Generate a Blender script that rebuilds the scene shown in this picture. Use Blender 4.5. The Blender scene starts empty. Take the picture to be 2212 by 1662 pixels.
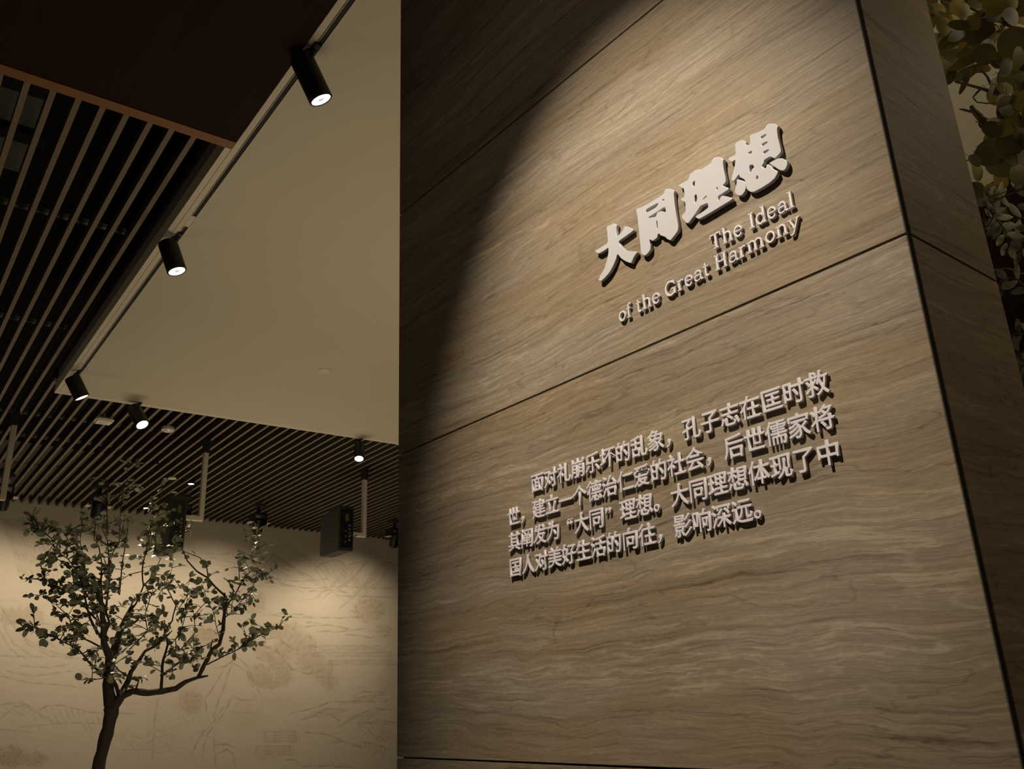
import bpy, bmesh, math, random
import numpy as np
from mathutils import Vector, Matrix

# ------------------------------------------------------------------ camera
SC = bpy.context.scene
COL = SC.collection
F = 1894.262
R = np.array([[-0.5920865456776163, -0.8049276301936418, -0.039051665500920506],
              [0.2949968450457282, -0.17138812294837746, -0.9400015812355309],
              [0.7499402535139812, -0.5680824072817954, 0.3389277130839344]])   # rows: right, down, forward
EYE = np.array([0, 0, 1.5])
cam_data = bpy.data.cameras.new('camera')
cam = bpy.data.objects.new('camera', cam_data)
COL.objects.link(cam)
cam_data.sensor_width = 36.0
cam_data.sensor_fit = 'HORIZONTAL'
cam_data.lens = F / 2212 * 36.0
cam_data.clip_start = 0.05
mw = Matrix.Identity(4)
for i in range(3):
    mw[i][0] = R[0][i]; mw[i][1] = -R[1][i]; mw[i][2] = -R[2][i]; mw[i][3] = EYE[i]
cam.matrix_world = mw
SC.camera = cam

# ------------------------------------------------------------------ world, lights, exposure
SC.view_settings.view_transform = 'Standard'
SC.view_settings.look = 'None'
SC.view_settings.exposure = 0.0
SC.view_settings.gamma = 1.0
SC.view_settings.use_curve_mapping = False
world = bpy.data.worlds.new('world'); SC.world = world
world.use_nodes = True
world.node_tree.nodes['Background'].inputs[0].default_value = (0.02, 0.017, 0.012, 1)
world.node_tree.nodes['Background'].inputs[1].default_value = 0.5

YAW = 0.035203343302446725
XC = np.array([math.cos(YAW), math.sin(YAW), 0.0])      # along the stone wall's face
YC = np.array([-math.sin(YAW), math.cos(YAW), 0.0])     # out of the stone wall's face
def wall(x, y, z): return XC * x + YC * y + np.array([0, 0, z])
WARM = (1.0, 0.83, 0.60)
def spot(name, pos, target, watts, angle, blend=0.3, color=WARM, radius=0.03):
    l = bpy.data.lights.new(name, 'SPOT'); l.energy = watts; l.color = color
    l.spot_size = math.radians(angle); l.spot_blend = blend; l.shadow_soft_size = radius
    o = bpy.data.objects.new(name, l); COL.objects.link(o)
    o.location = Vector(pos)
    o.rotation_euler = (Vector(target) - Vector(pos)).to_track_quat('-Z', 'Y').to_euler()
    return o
def area(name, pos, target, watts, sx, sy, color=WARM):
    l = bpy.data.lights.new(name, 'AREA'); l.energy = watts; l.color = color; l.shape = 'RECTANGLE'; l.size = sx; l.size_y = sy
    o = bpy.data.objects.new(name, l); COL.objects.link(o)
    o.location = Vector(pos)
    o.rotation_euler = (Vector(target) - Vector(pos)).to_track_quat('-Z', 'Y').to_euler()
    return o
# the gallery lamp that lights the lettering (hangs from the ceiling behind the viewer's left)
spot('lettering_spot', wall(1.25, 0.20, 4.50), wall(1.42, -1.6, 2.27), 475, 42, 0.85, (1.0, 0.86, 0.67), 0.02)
spot('lettering_spill', wall(1.25, 0.20, 4.48), wall(1.4, -1.6, 2.30), 13, 110, 1.0, (1.0, 0.82, 0.60), 0.02)
# two broad unseen fill lights, added low in the hall to brighten the ceiling
area('ceiling_fill', (4.2, -3.3, 0.30), (5.6, -3.3, 4.6), 58, 3.0, 2.0)
area('ceiling_fill_far', (10.6, -4.0, 0.30), (11.4, -4.2, 4.7), 58, 3.5, 2.5)
area('hall_fill', (-3.5, 2.5, 2.6), (1.5, -2, 2.2), 7, 2.0, 2.0)
area('hall_fill_far', (8.5, 3.6, 1.0), (7, -1.3, 4.7), 14, 2.0, 1.0)
area('side_fill', (-2.6, -3.4, 3.6), (.69, -1.8, 2.6), 15, 1.2, 1.2, (1, .76, .48))
area('foliage_light', (0.2, -4.0, 4.4), (1.6, -4.6, 3.3), 9, 0.5, 0.5)  # unseen area light aimed at the leaves beyond the stone wall

# ------------------------------------------------------------------ helpers
def ray(x, y): return R.T @ np.array([x - 1106.0, y - 831.0, F])
def on(x, y, n, d):
    r = ray(x, y); n = np.array(n, float)
    return EYE + r * (d - n @ EYE) / (n @ r)
def onZ(x, y, z): return on(x, y, (0, 0, 1), z)
def onX(x, y, X): return on(x, y, (1, 0, 0), X)
def onS(x, y, o=0.0): return on(x, y, YC, -1.6 + o)      # on the stone face
def away(x, y, d):
    r = ray(x, y); return EYE + r / np.linalg.norm(r) * d
def proj(P):
    q = (np.asarray(P) - EYE) @ R.T
    return 1106 + F * q[..., 0] / q[..., 2], 831 + F * q[..., 1] / q[..., 2]

def link(name, me, mat=None, parent=None, label=None, cat=None, group=None, kind=None):
    if mat is not None and len(me.materials) == 0: me.materials.append(mat)
    o = bpy.data.objects.new(name, me); COL.objects.link(o)
    if parent is not None: o.parent = parent
    tag(o, label, cat, group, kind)
    return o
def tag(o, label=None, cat=None, group=None, kind=None):
    if label: o['label'] = label
    if cat: o['category'] = cat
    if group: o['group'] = group
    if kind: o['kind'] = kind
    return o
def empty(name, loc=(0, 0, 0), label=None, cat=None, group=None, kind=None):
    o = bpy.data.objects.new(name, None); COL.objects.link(o); o.location = Vector(loc); o.empty_display_size = 0.1
    return tag(o, label, cat, group, kind)
class MB:
    def __init__(s): s.v = []; s.f = []
    def add(s, vs, fs):
        b = len(s.v); s.v += [tuple(map(float, p)) for p in vs]; s.f += [tuple(b + i for i in f) for f in fs]
    def box(s, c, X, Y, Z):      # centre, half-axis vectors
        c, X, Y, Z = (np.array(a, float) for a in (c, X, Y, Z))
        vs = [c + a * X + b * Y + d * Z for a in (-1, 1) for b in (-1, 1) for d in (-1, 1)]
        s.add(vs, [(0, 1, 3, 2), (4, 6, 7, 5), (0, 4, 5, 1), (2, 3, 7, 6), (0, 2, 6, 4), (1, 5, 7, 3)])
    def abox(s, lo, hi):
        lo, hi = np.array(lo, float), np.array(hi, float); c = (lo + hi) / 2; h = (hi - lo) / 2
        s.box(c, (h[0], 0, 0), (0, h[1], 0), (0, 0, h[2]))
    def tube(s, pts, rad, n=8, cap=True):
        pts = [np.array(p, float) for p in pts]; m = len(pts)
        if not hasattr(rad, '__len__'): rad = [rad] * m
        u = None; rings = []
        for i, p in enumerate(pts):
            t = pts[min(i + 1, m - 1)] - pts[max(i - 1, 0)]; t /= (np.linalg.norm(t) + 1e-12)
            if u is None:
                a = np.array([0, 0, 1.0]) if abs(t[2]) < .9 else np.array([1.0, 0, 0]); u = np.cross(t, a)
            u = u - t * (u @ t); u /= (np.linalg.norm(u) + 1e-12); w = np.cross(t, u)
            rings.append([p + rad[i] * (math.cos(2 * math.pi * k / n) * u + math.sin(2 * math.pi * k / n) * w) for k in range(n)])
        vs = [q for r in rings for q in r]; fs = []
        for i in range(m - 1):
            for k in range(n):
                fs.append((i * n + k, i * n + (k + 1) % n, (i + 1) * n + (k + 1) % n, (i + 1) * n + k))
        if cap: fs += [tuple(range(n))[::-1], tuple((m - 1) * n + k for k in range(n))]
        s.add(vs, fs)
    def lathe(s, base, axis, prof, n=24, close=True):   # prof: (dist along axis, radius)
        axis = np.array(axis, float); axis /= np.linalg.norm(axis); base = np.array(base, float)
        a = np.array([0, 0, 1.0]) if abs(axis[2]) < .9 else np.array([1.0, 0, 0])
        u = np.cross(axis, a); u /= np.linalg.norm(u); w = np.cross(axis, u); m = len(prof)
        vs = [base + axis * d + r * (math.cos(2 * math.pi * k / n) * u + math.sin(2 * math.pi * k / n) * w) for d, r in prof for k in range(n)]
        fs = [(i * n + k, i * n + (k + 1) % n, (i + 1) * n + (k + 1) % n, (i + 1) * n + k) for i in range(m - 1) for k in range(n)]
        if close: fs += [tuple(range(n))[::-1], tuple((m - 1) * n + k for k in range(n))]
        s.add(vs, fs)
    def mesh(s, name, smooth=False):
        me = bpy.data.meshes.new(name); me.from_pydata(s.v, [], s.f); me.update()
        if smooth: me.shade_smooth() if hasattr(me, 'shade_smooth') else None
        return me
    def build(s, name, mat, parent=None, smooth=False, bevel=0, **k):
        me = s.mesh(name, smooth)
        bm = bmesh.new(); bm.from_mesh(me); bmesh.ops.recalc_face_normals(bm, faces=bm.faces)
        if bevel: bmesh.ops.bevel(bm, geom=bm.edges[:], offset=bevel, segments=2, affect='EDGES')
        bm.to_mesh(me); bm.free()
        if smooth:
            me.shade_smooth()
            try: me.set_sharp_from_angle(angle=math.radians(40))
            except Exception: pass
        return link(name, me, mat, parent, **k)

# ------------------------------------------------------------------ materials
def mat(name, rgb, rough=.7, metal=0, emit=None, es=0, noise=None, spec=.5, trans=0):
    m = bpy.data.materials.new(name); m.use_nodes = True; nt = m.node_tree; b = nt.nodes['Principled BSDF']
    b.inputs['Roughness'].default_value = rough; b.inputs['Metallic'].default_value = metal
    b.inputs['Specular IOR Level'].default_value = spec
    if emit: b.inputs['Emission Color'].default_value = (*emit, 1); b.inputs['Emission Strength'].default_value = es
    sc, amt, stretch, bump = noise or (8, .12, (1, 1, 1), 0.0)
    tc = nt.nodes.new('ShaderNodeTexCoord'); mp = nt.nodes.new('ShaderNodeMapping'); mp.inputs['Scale'].default_value = stretch
    nz = nt.nodes.new('ShaderNodeTexNoise'); nz.inputs['Scale'].default_value = sc; nz.inputs['Detail'].default_value = 5
    nt.links.new(tc.outputs['Object'], mp.inputs[0]); nt.links.new(mp.outputs[0], nz.inputs['Vector'])
    mx = nt.nodes.new('ShaderNodeMix'); mx.data_type = 'RGBA'
    mx.inputs['A'].default_value = (*[c * (1 - amt) for c in rgb], 1); mx.inputs['B'].default_value = (*[min(1, c * (1 + amt)) for c in rgb], 1)
    nt.links.new(nz.outputs['Fac'], mx.inputs['Factor']); nt.links.new(mx.outputs['Result'], b.inputs['Base Color'])
    if bump:
        bp = nt.nodes.new('ShaderNodeBump'); bp.inputs['Strength'].default_value = bump; bp.inputs['Distance'].default_value = .01
        nt.links.new(nz.outputs['Fac'], bp.inputs['Height']); nt.links.new(bp.outputs[0], b.inputs['Normal'])
    return m

def stone_material():
    m = bpy.data.materials.new('veined_stone'); m.use_nodes = True; nt = m.node_tree; N = nt.nodes; Lk = nt.links; b = N['Principled BSDF']
    b.inputs['Roughness'].default_value = .62; b.inputs['Specular IOR Level'].default_value = .3
    geo = N.new('ShaderNodeNewGeometry'); oi = N.new('ShaderNodeObjectInfo')
    sep = N.new('ShaderNodeSeparateXYZ'); Lk.new(geo.outputs['Position'], sep.inputs[0])
    def math_(op, a, b_=None, c=None):
        n = N.new('ShaderNodeMath'); n.operation = op
        for i, q in enumerate((a, b_, c)):
            if q is None: continue
            if isinstance(q, (int, float)): n.inputs[i].default_value = q
            else: Lk.new(q, n.inputs[i])
        return n.outputs[0]
    def vec(x, y, z):
        n = N.new('ShaderNodeCombineXYZ')
        for i, q in enumerate((x, y, z)):
            if isinstance(q, (int, float)): n.inputs[i].default_value = q
            else: Lk.new(q, n.inputs[i])
        return n.outputs[0]
    def noise(v, scale, det=4, rough=.55, dist=0):
        n = N.new('ShaderNodeTexNoise'); n.inputs['Scale'].default_value = scale; n.inputs['Detail'].default_value = det
        n.inputs['Roughness'].default_value = rough; n.inputs['Distortion'].default_value = dist; Lk.new(v, n.inputs['Vector']); return n.outputs['Fac']
    def ramp(fac, *stops):
        n = N.new('ShaderNodeValToRGB'); e = n.color_ramp.elements
        while len(e) < len(stops): e.new(.5)
        for el, (p, c) in zip(e, stops): el.position = p; el.color = (c, c, c, 1)
        Lk.new(fac, n.inputs[0]); return n.outputs[0]
    h = math_('ADD', math_('MULTIPLY', sep.outputs[0], 1.0), math_('MULTIPLY', sep.outputs[1], -1.0))
    off = math_('MULTIPLY', oi.outputs['Random'], 17.0)
    # low-frequency waviness of the bedding, stronger lower down
    wv = noise(vec(math_('MULTIPLY', h, 1.4), off, math_('MULTIPLY', sep.outputs[2], 1.1)), 1.0, 3)
    wv2 = noise(vec(math_('MULTIPLY', h, 6.0), off, math_('MULTIPLY', sep.outputs[2], 7.0)), 1.0, 3)
    low = N.new('ShaderNodeMapRange'); low.inputs['From Min'].default_value = 2.5; low.inputs['From Max'].default_value = 1.3
    low.inputs['To Min'].default_value = .25; low.inputs['To Max'].default_value = 1.0; Lk.new(sep.outputs[2], low.inputs['Value'])
    z1 = math_('ADD', sep.outputs[2], math_('MULTIPLY', math_('SUBTRACT', wv, .5), .09))
    z2 = math_('ADD', z1, math_('MULTIPLY', math_('MULTIPLY', math_('SUBTRACT', wv2, .5), .042), low.outputs[0]))
    broad = noise(vec(math_('MULTIPLY', h, .7), off, math_('MULTIPLY', z2, 7.0)), 1.0, 5, .55)
    fine = noise(vec(math_('MULTIPLY', h, 4.5), off, math_('MULTIPLY', z2, 115.0)), 1.0, 5, .72, .25)
    veins = noise(vec(math_('MULTIPLY', h, 1.1), math_('ADD', off, 3.1), math_('MULTIPLY', z2, 46.0)), 1.0, 5, .68, .4)
    crack = noise(vec(math_('MULTIPLY', h, 1.0), math_('ADD', off, 9.4), math_('MULTIPLY', z2, 6.0)), 1.0, 5, .55, .25)
    line = ramp(crack, (.492, 0.0), (.50, 1.0), (.508, 0.0))
    dark = ramp(veins, (.33, 1.0), (.46, 0.0))
    grain = noise(vec(math_('MULTIPLY', h, 60.0), off, math_('MULTIPLY', sep.outputs[2], 140.0)), 1.0, 2)
    val = math_('MULTIPLY_ADD', broad, .62, math_('MULTIPLY', fine, 1.02))
    val = math_('ADD', val, math_('MULTIPLY', grain, .28))
    val = math_('SUBTRACT', val, math_('MULTIPLY', dark, .27))
    val = math_('SUBTRACT', val, math_('MULTIPLY', line, .20))
    val = math_('ADD', val, math_('MULTIPLY', ramp(crack, (.585, 0.0), (.60, 1.0), (.62, 0.0)), .16))
    cr = N.new('ShaderNodeValToRGB'); e = cr.color_ramp.elements
    e[0].position = .36; e[0].color = (.105, .079, .053, 1)
    e[1].position = 1.0; e[1].color = (.38, .325, .245, 1)
    k = e.new(.66); k.color = (.215, .172, .124, 1)
    k = e.new(.84); k.color = (.275, .228, .170, 1)
    Lk.new(math_('MULTIPLY', val, .82), cr.inputs[0]); 
    tint = noise(vec(math_('MULTIPLY', h, 1.7), off, math_('MULTIPLY', sep.outputs[2], 5.0)), 1.0, 2)
    mx = N.new('ShaderNodeMix'); mx.data_type = 'RGBA'; mx.blend_type = 'MULTIPLY'; mx.inputs['B'].default_value = (1.0, .93, .80, 1)
    Lk.new(cr.outputs[0], mx.inputs['A']); Lk.new(ramp(tint, (.4, 0.0), (.62, 1.0)), mx.inputs['Factor'])
    Lk.new(mx.outputs['Result'], b.inputs['Base Color'])
    bp = N.new('ShaderNodeBump'); bp.inputs['Strength'].default_value = .22; bp.inputs['Distance'].default_value = .003
    Lk.new(val, bp.inputs['Height']); Lk.new(bp.outputs[0], b.inputs['Normal'])
    return m
def mural_material():
    m = bpy.data.materials.new('mural_plaster'); m.use_nodes = True; nt = m.node_tree; N = nt.nodes; Lk = nt.links; b = N['Principled BSDF']
    b.inputs['Roughness'].default_value = .85; b.inputs['Specular IOR Level'].default_value = .15
    at = N.new('ShaderNodeAttribute'); at.attribute_name = 'ink'
    sp = N.new('ShaderNodeSeparateColor'); Lk.new(at.outputs['Color'], sp.inputs[0])
    geo = N.new('ShaderNodeNewGeometry'); nz = N.new('ShaderNodeTexNoise'); nz.inputs['Scale'].default_value = 9; nz.inputs['Detail'].default_value = 6
    Lk.new(geo.outputs['Position'], nz.inputs['Vector'])
    base = N.new('ShaderNodeMix'); base.data_type = 'RGBA'; base.inputs['A'].default_value = (.53, .445, .335, 1); base.inputs['B'].default_value = (.60, .515, .395, 1)
    Lk.new(nz.outputs['Fac'], base.inputs['Factor'])
    a = N.new('ShaderNodeMix'); a.data_type = 'RGBA'; a.inputs['B'].default_value = (.27, .165, .085, 1)
    Lk.new(base.outputs['Result'], a.inputs['A']); Lk.new(sp.outputs[1], a.inputs['Factor'])
    c = N.new('ShaderNodeMix'); c.data_type = 'RGBA'; c.inputs['B'].default_value = (.22, .165, .10, 1)
    Lk.new(a.outputs['Result'], c.inputs['A']); Lk.new(sp.outputs[0], c.inputs['Factor'])
    Lk.new(c.outputs['Result'], b.inputs['Base Color'])
    return m
M = dict(
    stone=stone_material(), mural=mural_material(),
    white_ceiling=mat('painted_ceiling', (.60, .545, .40), .8, noise=(3, .03, (1, 1, 1), 0)),
    white_trim=mat('painted_trim', (.68, .61, .46), .6, noise=(3, .03, (1, 1, 1), 0)),
    groove=mat('dark_groove', (.05, .035, .02), .8),
    black=mat('black_metal', (.012, .011, .010), .45, 0.2, spec=.4),
    black2=mat('matt_black', (.018, .017, .015), .75),
    projector=mat('projector_casing', (.035, .034, .028), .55),
    void=mat('dark_void', (.006, .005, .004), .95),
    slat=mat('brown_slat', (.19, .140, .088), .55, noise=(6, .12, (.4, 8, 8), 0)),
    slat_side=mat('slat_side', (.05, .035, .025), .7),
    channel=mat('grey_steel_channel', (.22, .22, .165), .6, .2),
    wood_dark=mat('red_brown_board', (.024, .009, .0055), .8, spec=.15, noise=(4, .25, (.3, 6, 1), 0)),
    wood_trim=mat('orange_brown_trim', (.24, .105, .035), .5, noise=(5, .2, (6, .3, 1), 0)),
    fascia=mat('grey_fascia', (.26, .21, .20), .8),
    acrylic=mat('milky_acrylic', (.54, .54, .58), .28, spec=.5, noise=(5, .02, (1, 1, 1), 0)),
    letter=mat('cream_lettering', (.70, .67, .71), .45, noise=(5, .03, (1, 1, 1), 0)),
    bracket=mat('white_bracket', (.72, .64, .50), .5),
    plastic=mat('ivory_plastic', (.85, .78, .60), .5),
    lamp=mat('lamp_lens', (1, 1, 1), .3, emit=(1, .96, .92), es=3.0),
    lamp_dim=mat('lamp_lens_side', (1, 1, 1), .3, emit=(1, .95, .88), es=1.6),
    led_chip=mat('led_chip', (.5, .5, .5), .4, emit=(.9, .88, .85), es=.55),
    reflector=mat('spot_reflector', (.8, .8, .8), .25, .9, emit=(1, .96, .92), es=1.1),
    blue=mat('blue_led', (.1, .15, 1), .4, emit=(.15, .2, 1), es=6),
    yellow=mat('yellow_label', (.12, .11, .015), .6),
    logo=mat('silver_lettering', (.16, .15, .13), .5),
    bark=mat('dark_bark', (.040, .028, .019), .9, noise=(30, .5, (1, 1, .4), .8)),
    bark2=mat('grey_brown_bark', (.085, .060, .035), .9, noise=(40, .4, (1, 1, 1), .8)),
    leafA=mat('grey_green_leaf', (.20, .21, .125), .55, noise=(6, .35, (1, 1, 1), 0)),
    leafB=mat('pale_leaf', (.34, .35, .22), .5, noise=(6, .3, (1, 1, 1), 0)),
    fig=mat('olive_leaf', (.15, .13, .038), .6, noise=(7, .3, (1, 1, 1), 0)),
    figY=mat('yellow_leaf', (.27, .215, .035), .6, noise=(7, .3, (1, 1, 1), 0)),
    ash=mat('sage_leaf', (.165, .165, .10), .6, noise=(7, .25, (1, 1, 1), 0)),
    floor=mat('dark_floor', (.10, .085, .065), .35, noise=(2, .1, (1, 1, 1), 0)),
    plaster=mat('brown_plaster', (.10, .075, .05), .9),
    wire=mat('white_cord', (.6, .55, .45), .6),
)

# ------------------------------------------------------------------ room shell
ZP, ZS, ZTOP = 4.60, 4.72, 5.70          # white panel underside, slat underside, black soffit
def slab(name, lo, hi, m, **k):
    b = MB(); b.abox(lo, hi); return b.build(name, M[m], kind='structure', **k)
slab('floor', (-6, -12, -.1), (18, 5, 0), 'floor')
ceiling = slab('ceiling', (-6, -12, ZTOP), (18, 5, ZTOP + .1), 'void')
slab('wall_left', (-6, 4.9, 0), (18, 5.0, ZTOP), 'plaster')
slab('wall_right', (-6, -12, 0), (18, -11.9, ZTOP), 'plaster')
slab('wall_front', (-6, -12, 0), (-5.9, 5, ZTOP), 'plaster')

# far wall with the landscape mural: plane through two points of its top edge
w0, w1 = onZ(53, 1088, ZS), onZ(802, 1163, ZS)
wd = (w1 - w0) / np.linalg.norm(w1 - w0)                 # along the wall, to the right
wn = np.array([wd[1], -wd[0], 0]);
if wn[0] > 0: wn = -wn                                  # towards the viewer
b = MB(); c = (w0 + w1) / 2; c[2] = ZTOP / 2
b.box(c - wn * .08, wd * 9.5, wn * .08, (0, 0, ZTOP / 2))
back = b.build('wall_back', M['mural'], kind='structure')

# --- paint the mural on a canvas in sheet units, then carry it on a fine grid as colour and shallow relief
rng = np.random.default_rng(7)
CX0, CY0, CW, CH = -120, 1040, 1060, 700
ink = np.zeros((CH, CW)); wash = np.zeros((CH, CW))
def seg(buf, p, q, w, a):
    x0, x1 = min(p[0], q[0]) - 3 * w - 1, max(p[0], q[0]) + 3 * w + 1; y0, y1 = min(p[1], q[1]) - 3 * w - 1, max(p[1], q[1]) + 3 * w + 1
    i0, i1 = max(0, int(x0 - CX0)), min(CW, int(x1 - CX0) + 1); j0, j1 = max(0, int(y0 - CY0)), min(CH, int(y1 - CY0) + 1)
    if i0 >= i1 or j0 >= j1: return
    X, Y = np.meshgrid(np.arange(i0, i1) + CX0, np.arange(j0, j1) + CY0)
    d = np.array(q, float) - np.array(p, float); L2 = max(d @ d, 1e-6)
    t = np.clip(((X - p[0]) * d[0] + (Y - p[1]) * d[1]) / L2, 0, 1)
    D = (X - p[0] - t * d[0]) ** 2 + (Y - p[1] - t * d[1]) ** 2
    v = a * np.exp(-D / (2 * w * w)); s = buf[j0:j1, i0:i1]; np.maximum(s, v, out=s)
def stroke(pts, w=1.0, a=.5, wob=1.2, buf=None):
    buf = ink if buf is None else buf
    pts = [np.array(p, float) for p in pts]; out = []
    for p, q in zip(pts[:-1], pts[1:]):
        n = max(1, int(np.linalg.norm(q - p) / 9))
        out += [p + (q - p) * k / n + rng.normal(0, wob * .5, 2) for k in range(n)]
    out.append(pts[-1])
    for k, (p, q) in enumerate(zip(out[:-1], out[1:])):
        seg(buf, p, q, w, a * (.65 + .35 * math.sin(k * 1.7 + pts[0][0])))
def blob(cx, cy, rx, ry, n, a=.4, rot=0, dab=5):
    X, Y = np.meshgrid(np.arange(CW) + CX0, np.arange(CH) + CY0)
    cr, sr = math.cos(rot), math.sin(rot); u = ((X - cx) * cr + (Y - cy) * sr) / rx; v = (-(X - cx) * sr + (Y - cy) * cr) / ry
    np.maximum(wash, a * .55 * np.exp(-(u * u + v * v) ** 1.5), out=wash)
    for _ in range(n):
        r, t = math.sqrt(rng.random()) * .98, rng.random() * 6.283
        x, y = r * math.cos(t) * rx, r * math.sin(t) * ry
        px, py = cx + x * cr - y * sr, cy + x * sr + y * cr; g = rng.normal(-1.57, .9); l = dab * (.5 + rng.random())
        seg(wash, (px, py), (px + math.cos(g) * l, py + math.sin(g) * l), 1.3, a * (.5 + .5 * rng.random()))
def ridge(pts, dx, dy, n, w=.9, a=.35):
    stroke(pts, 1.0, a + .12)
    pts = [np.array(p, float) for p in pts]; L = [0]
    for p, q in zip(pts[:-1], pts[1:]): L.append(L[-1] + np.linalg.norm(q - p))
    for k in range(n):
        s = L[-1] * (k + .5) / n; i = max(j for j in range(len(L)) if L[j] <= s); i = min(i, len(pts) - 2)
        p = pts[i] + (pts[i + 1] - pts[i]) * (s - L[i]) / max(L[i + 1] - L[i], 1e-6); f = .6 + .6 * rng.random()
        stroke([p, p + np.array([dx * .35 * f, dy * .5 * f]), p + np.array([dx * f, dy * f])], w, a, 1.4)
c7 = lambda *P: [(400 + x / 3.246, 1150 + y / 3.246) for x, y in P]
c6 = lambda *P: [(x / 2.7156, 1050 + y / 2.7156) for x, y in P]
c8 = lambda *P: [(x / 2.572, 1300 + y / 2.572) for x, y in P]
# distant hills
ridge(c7((470, 260), (540, 190), (615, 145), (680, 190), (770, 255)), 90, 55, 12)
ridge(c7((500, 300), (560, 230), (610, 165)), -50, 50, 6)
ridge(c7((900, 270), (960, 220), (1040, 190), (1100, 210), (1150, 270)), 60, 65, 9)
ridge(c7((1100, 280), (1180, 215), (1270, 215), (1200, 290)), -80, 75, 9)
ridge(c7((1300, 300), (1380, 220), (1480, 200)), -70, 75, 10)
ridge(c7((60, 160), (140, 145), (230, 155), (340, 150)), 60, 25, 6, a=.22)
ridge(c7((640, 100), (720, 90), (800, 150), (880, 200)), 50, 35, 7, a=.2)
for q in ([(560, 350), (700, 370), (900, 400), (1100, 380), (1480, 400)], [(600, 330), (800, 345), (1000, 330)], [(870, 415), (1000, 408), (1130, 425)],
          [(1060, 445), (1250, 455), (1480, 460)], [(550, 580), (800, 600), (1100, 605), (1250, 595)], [(640, 570), (760, 575), (900, 590)],
          [(820, 665), (1000, 650), (1170, 690)], [(850, 635), (950, 640)], [(920, 695), (1100, 700), (1250, 680)], [(1130, 720), (1300, 740), (1480, 725)]):
    stroke(c7(*q), 1.0, .5, 1.5)
for x0, x1, y in ((870, 1045, 810), (1060, 1255, 810), (1265, 1390, 812), (880, 990, 855), (1005, 1225, 857), (1240, 1440, 855), (1010, 1130, 915), (1150, 1360, 912), (1375, 1470, 915)):
    stroke(c7((x0, y - 10), (x1, y - 14), (x1 + 8, y + 16), (x0 + 10, y + 18), (x0, y - 10)), .9, .38, .8)
    for k in range(3): stroke(c7((x0 + 10, y - 5 + k * 7), (x1 - 5, y - 7 + k * 7)), 1.2, .2, .6)
# trees of the painting
blob(*c7((1290, 555))[0], 34, 26, 110, .55)
blob(*c7((1390, 690))[0], 20, 11, 30, .4)
blob(*c7((490, 500))[0], 24, 26, 70, .45)
for cx, cy, rx, ry, rot in ((720, 700, 32, 20, .2), (820, 800, 30, 26, .6), (870, 900, 30, 26, .6), (960, 960, 26, 26, .5), (1010, 1050, 18, 16, 1.2), (600, 690, 26, 15, 0), (700, 830, 26, 17, .6),
                            (560, 860, 26, 16, .5), (640, 920, 26, 20, .6), (700, 1010, 18, 24, .2), (530, 1010, 26, 24, .5), (600, 1070, 22, 10, 0), (140, 730, 28, 17, 0), (45, 1200, 24, 22, 0)):
    p = c7((cx, cy))[0]; blob(p[0], p[1], rx, ry, 60, .5, rot, 6)
for q in ([(150, 1270), (140, 1170), (200, 1090), (280, 950), (370, 880)], [(200, 1300), (240, 1180), (290, 1030), (330, 930)], [(370, 880), (440, 950), (480, 1050), (520, 1130)],
          [(40, 1580), (100, 1440), (200, 1330), (270, 1230)], [(120, 1600), (150, 1420), (260, 1290), (330, 1160)], [(210, 1640), (205, 1400)], [(560, 760), (640, 740), (740, 815), (800, 830)],
          [(520, 790), (640, 830), (690, 890), (740, 960), (860, 1000), (960, 970)], [(340, 920), (430, 980), (480, 1090)], [(210, 960), (290, 940), (330, 900)],
          [(400, 650), (440, 615), (500, 625)], [(100, 690), (190, 690), (230, 720)], [(730, 1280), (900, 1240), (1000, 1200), (1180, 1190), (1420, 1190)],
          [(880, 1270), (1000, 1270), (1090, 1330)], [(1180, 1160), (1260, 1120), (1400, 1130)], [(1200, 1340), (1400, 1330), (1480, 1340)], [(1280, 1290), (1340, 1240), (1470, 1250)],
          [(700, 1600), (760, 1600), (820, 1650), (1000, 1640), (1180, 1650)], [(1000, 1490), (1100, 1470), (1240, 1510)], [(230, 1560), (290, 1530), (330, 1560), (350, 1640)],
          [(210, 1500), (290, 1490), (340, 1510)], [(960, 1450), (1000, 1490)], [(850, 1410), (980, 1420), (1090, 1460)], [(330, 1150), (390, 1180), (480, 1180)]):
    stroke(c7(*q), 1.05, .5, 1.6)
ridge(c7((1190, 1170), (1300, 1150), (1420, 1140)), -40, 16, 7); ridge(c7((900, 1280), (1000, 1240), (1150, 1250)), -45, 20, 10); ridge(c7((1130, 1340), (1190, 1290), (1300, 1250), (1400, 1250)), -35, 22, 10)
ridge(c7((1200, 1350), (1300, 1340), (1420, 1350)), 25, 32, 8); ridge(c7((1230, 1470), (1330, 1490), (1440, 1530)), -4, 18, 8); ridge(c7((1340, 1460), (1400, 1380)), 20, 14, 6)
blob(*c7((1450, 1000))[0], 16, 50, 60, .3); blob(*c7((1400, 1060))[0], 20, 20, 30, .3); blob(*c7((430, 1290))[0], 40, 34, 60, .25); blob(*c7((640, 1180))[0], 50, 20, 50, .22)
for x0, y0, x1, y1 in ((550, 1405, 780, 1475), (490, 1505, 740, 1565)):
    for t in (0, .3, .55, .8, 1): stroke(c7((x0, y0 + (y1 - y0) * t), (x1, y0 + (y1 - y0) * t)), .9, .42, .5)
    for xx in (x0, x0 + 12, x1 - 12, x1, x1 + 18): stroke(c7((xx, y0 - 5), (xx, y1 + 5)), .9, .42, .5)
for xx in range(510, 640, 16): stroke(c7((xx, 1570), (xx + 3, 1600)), .8, .3)
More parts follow.
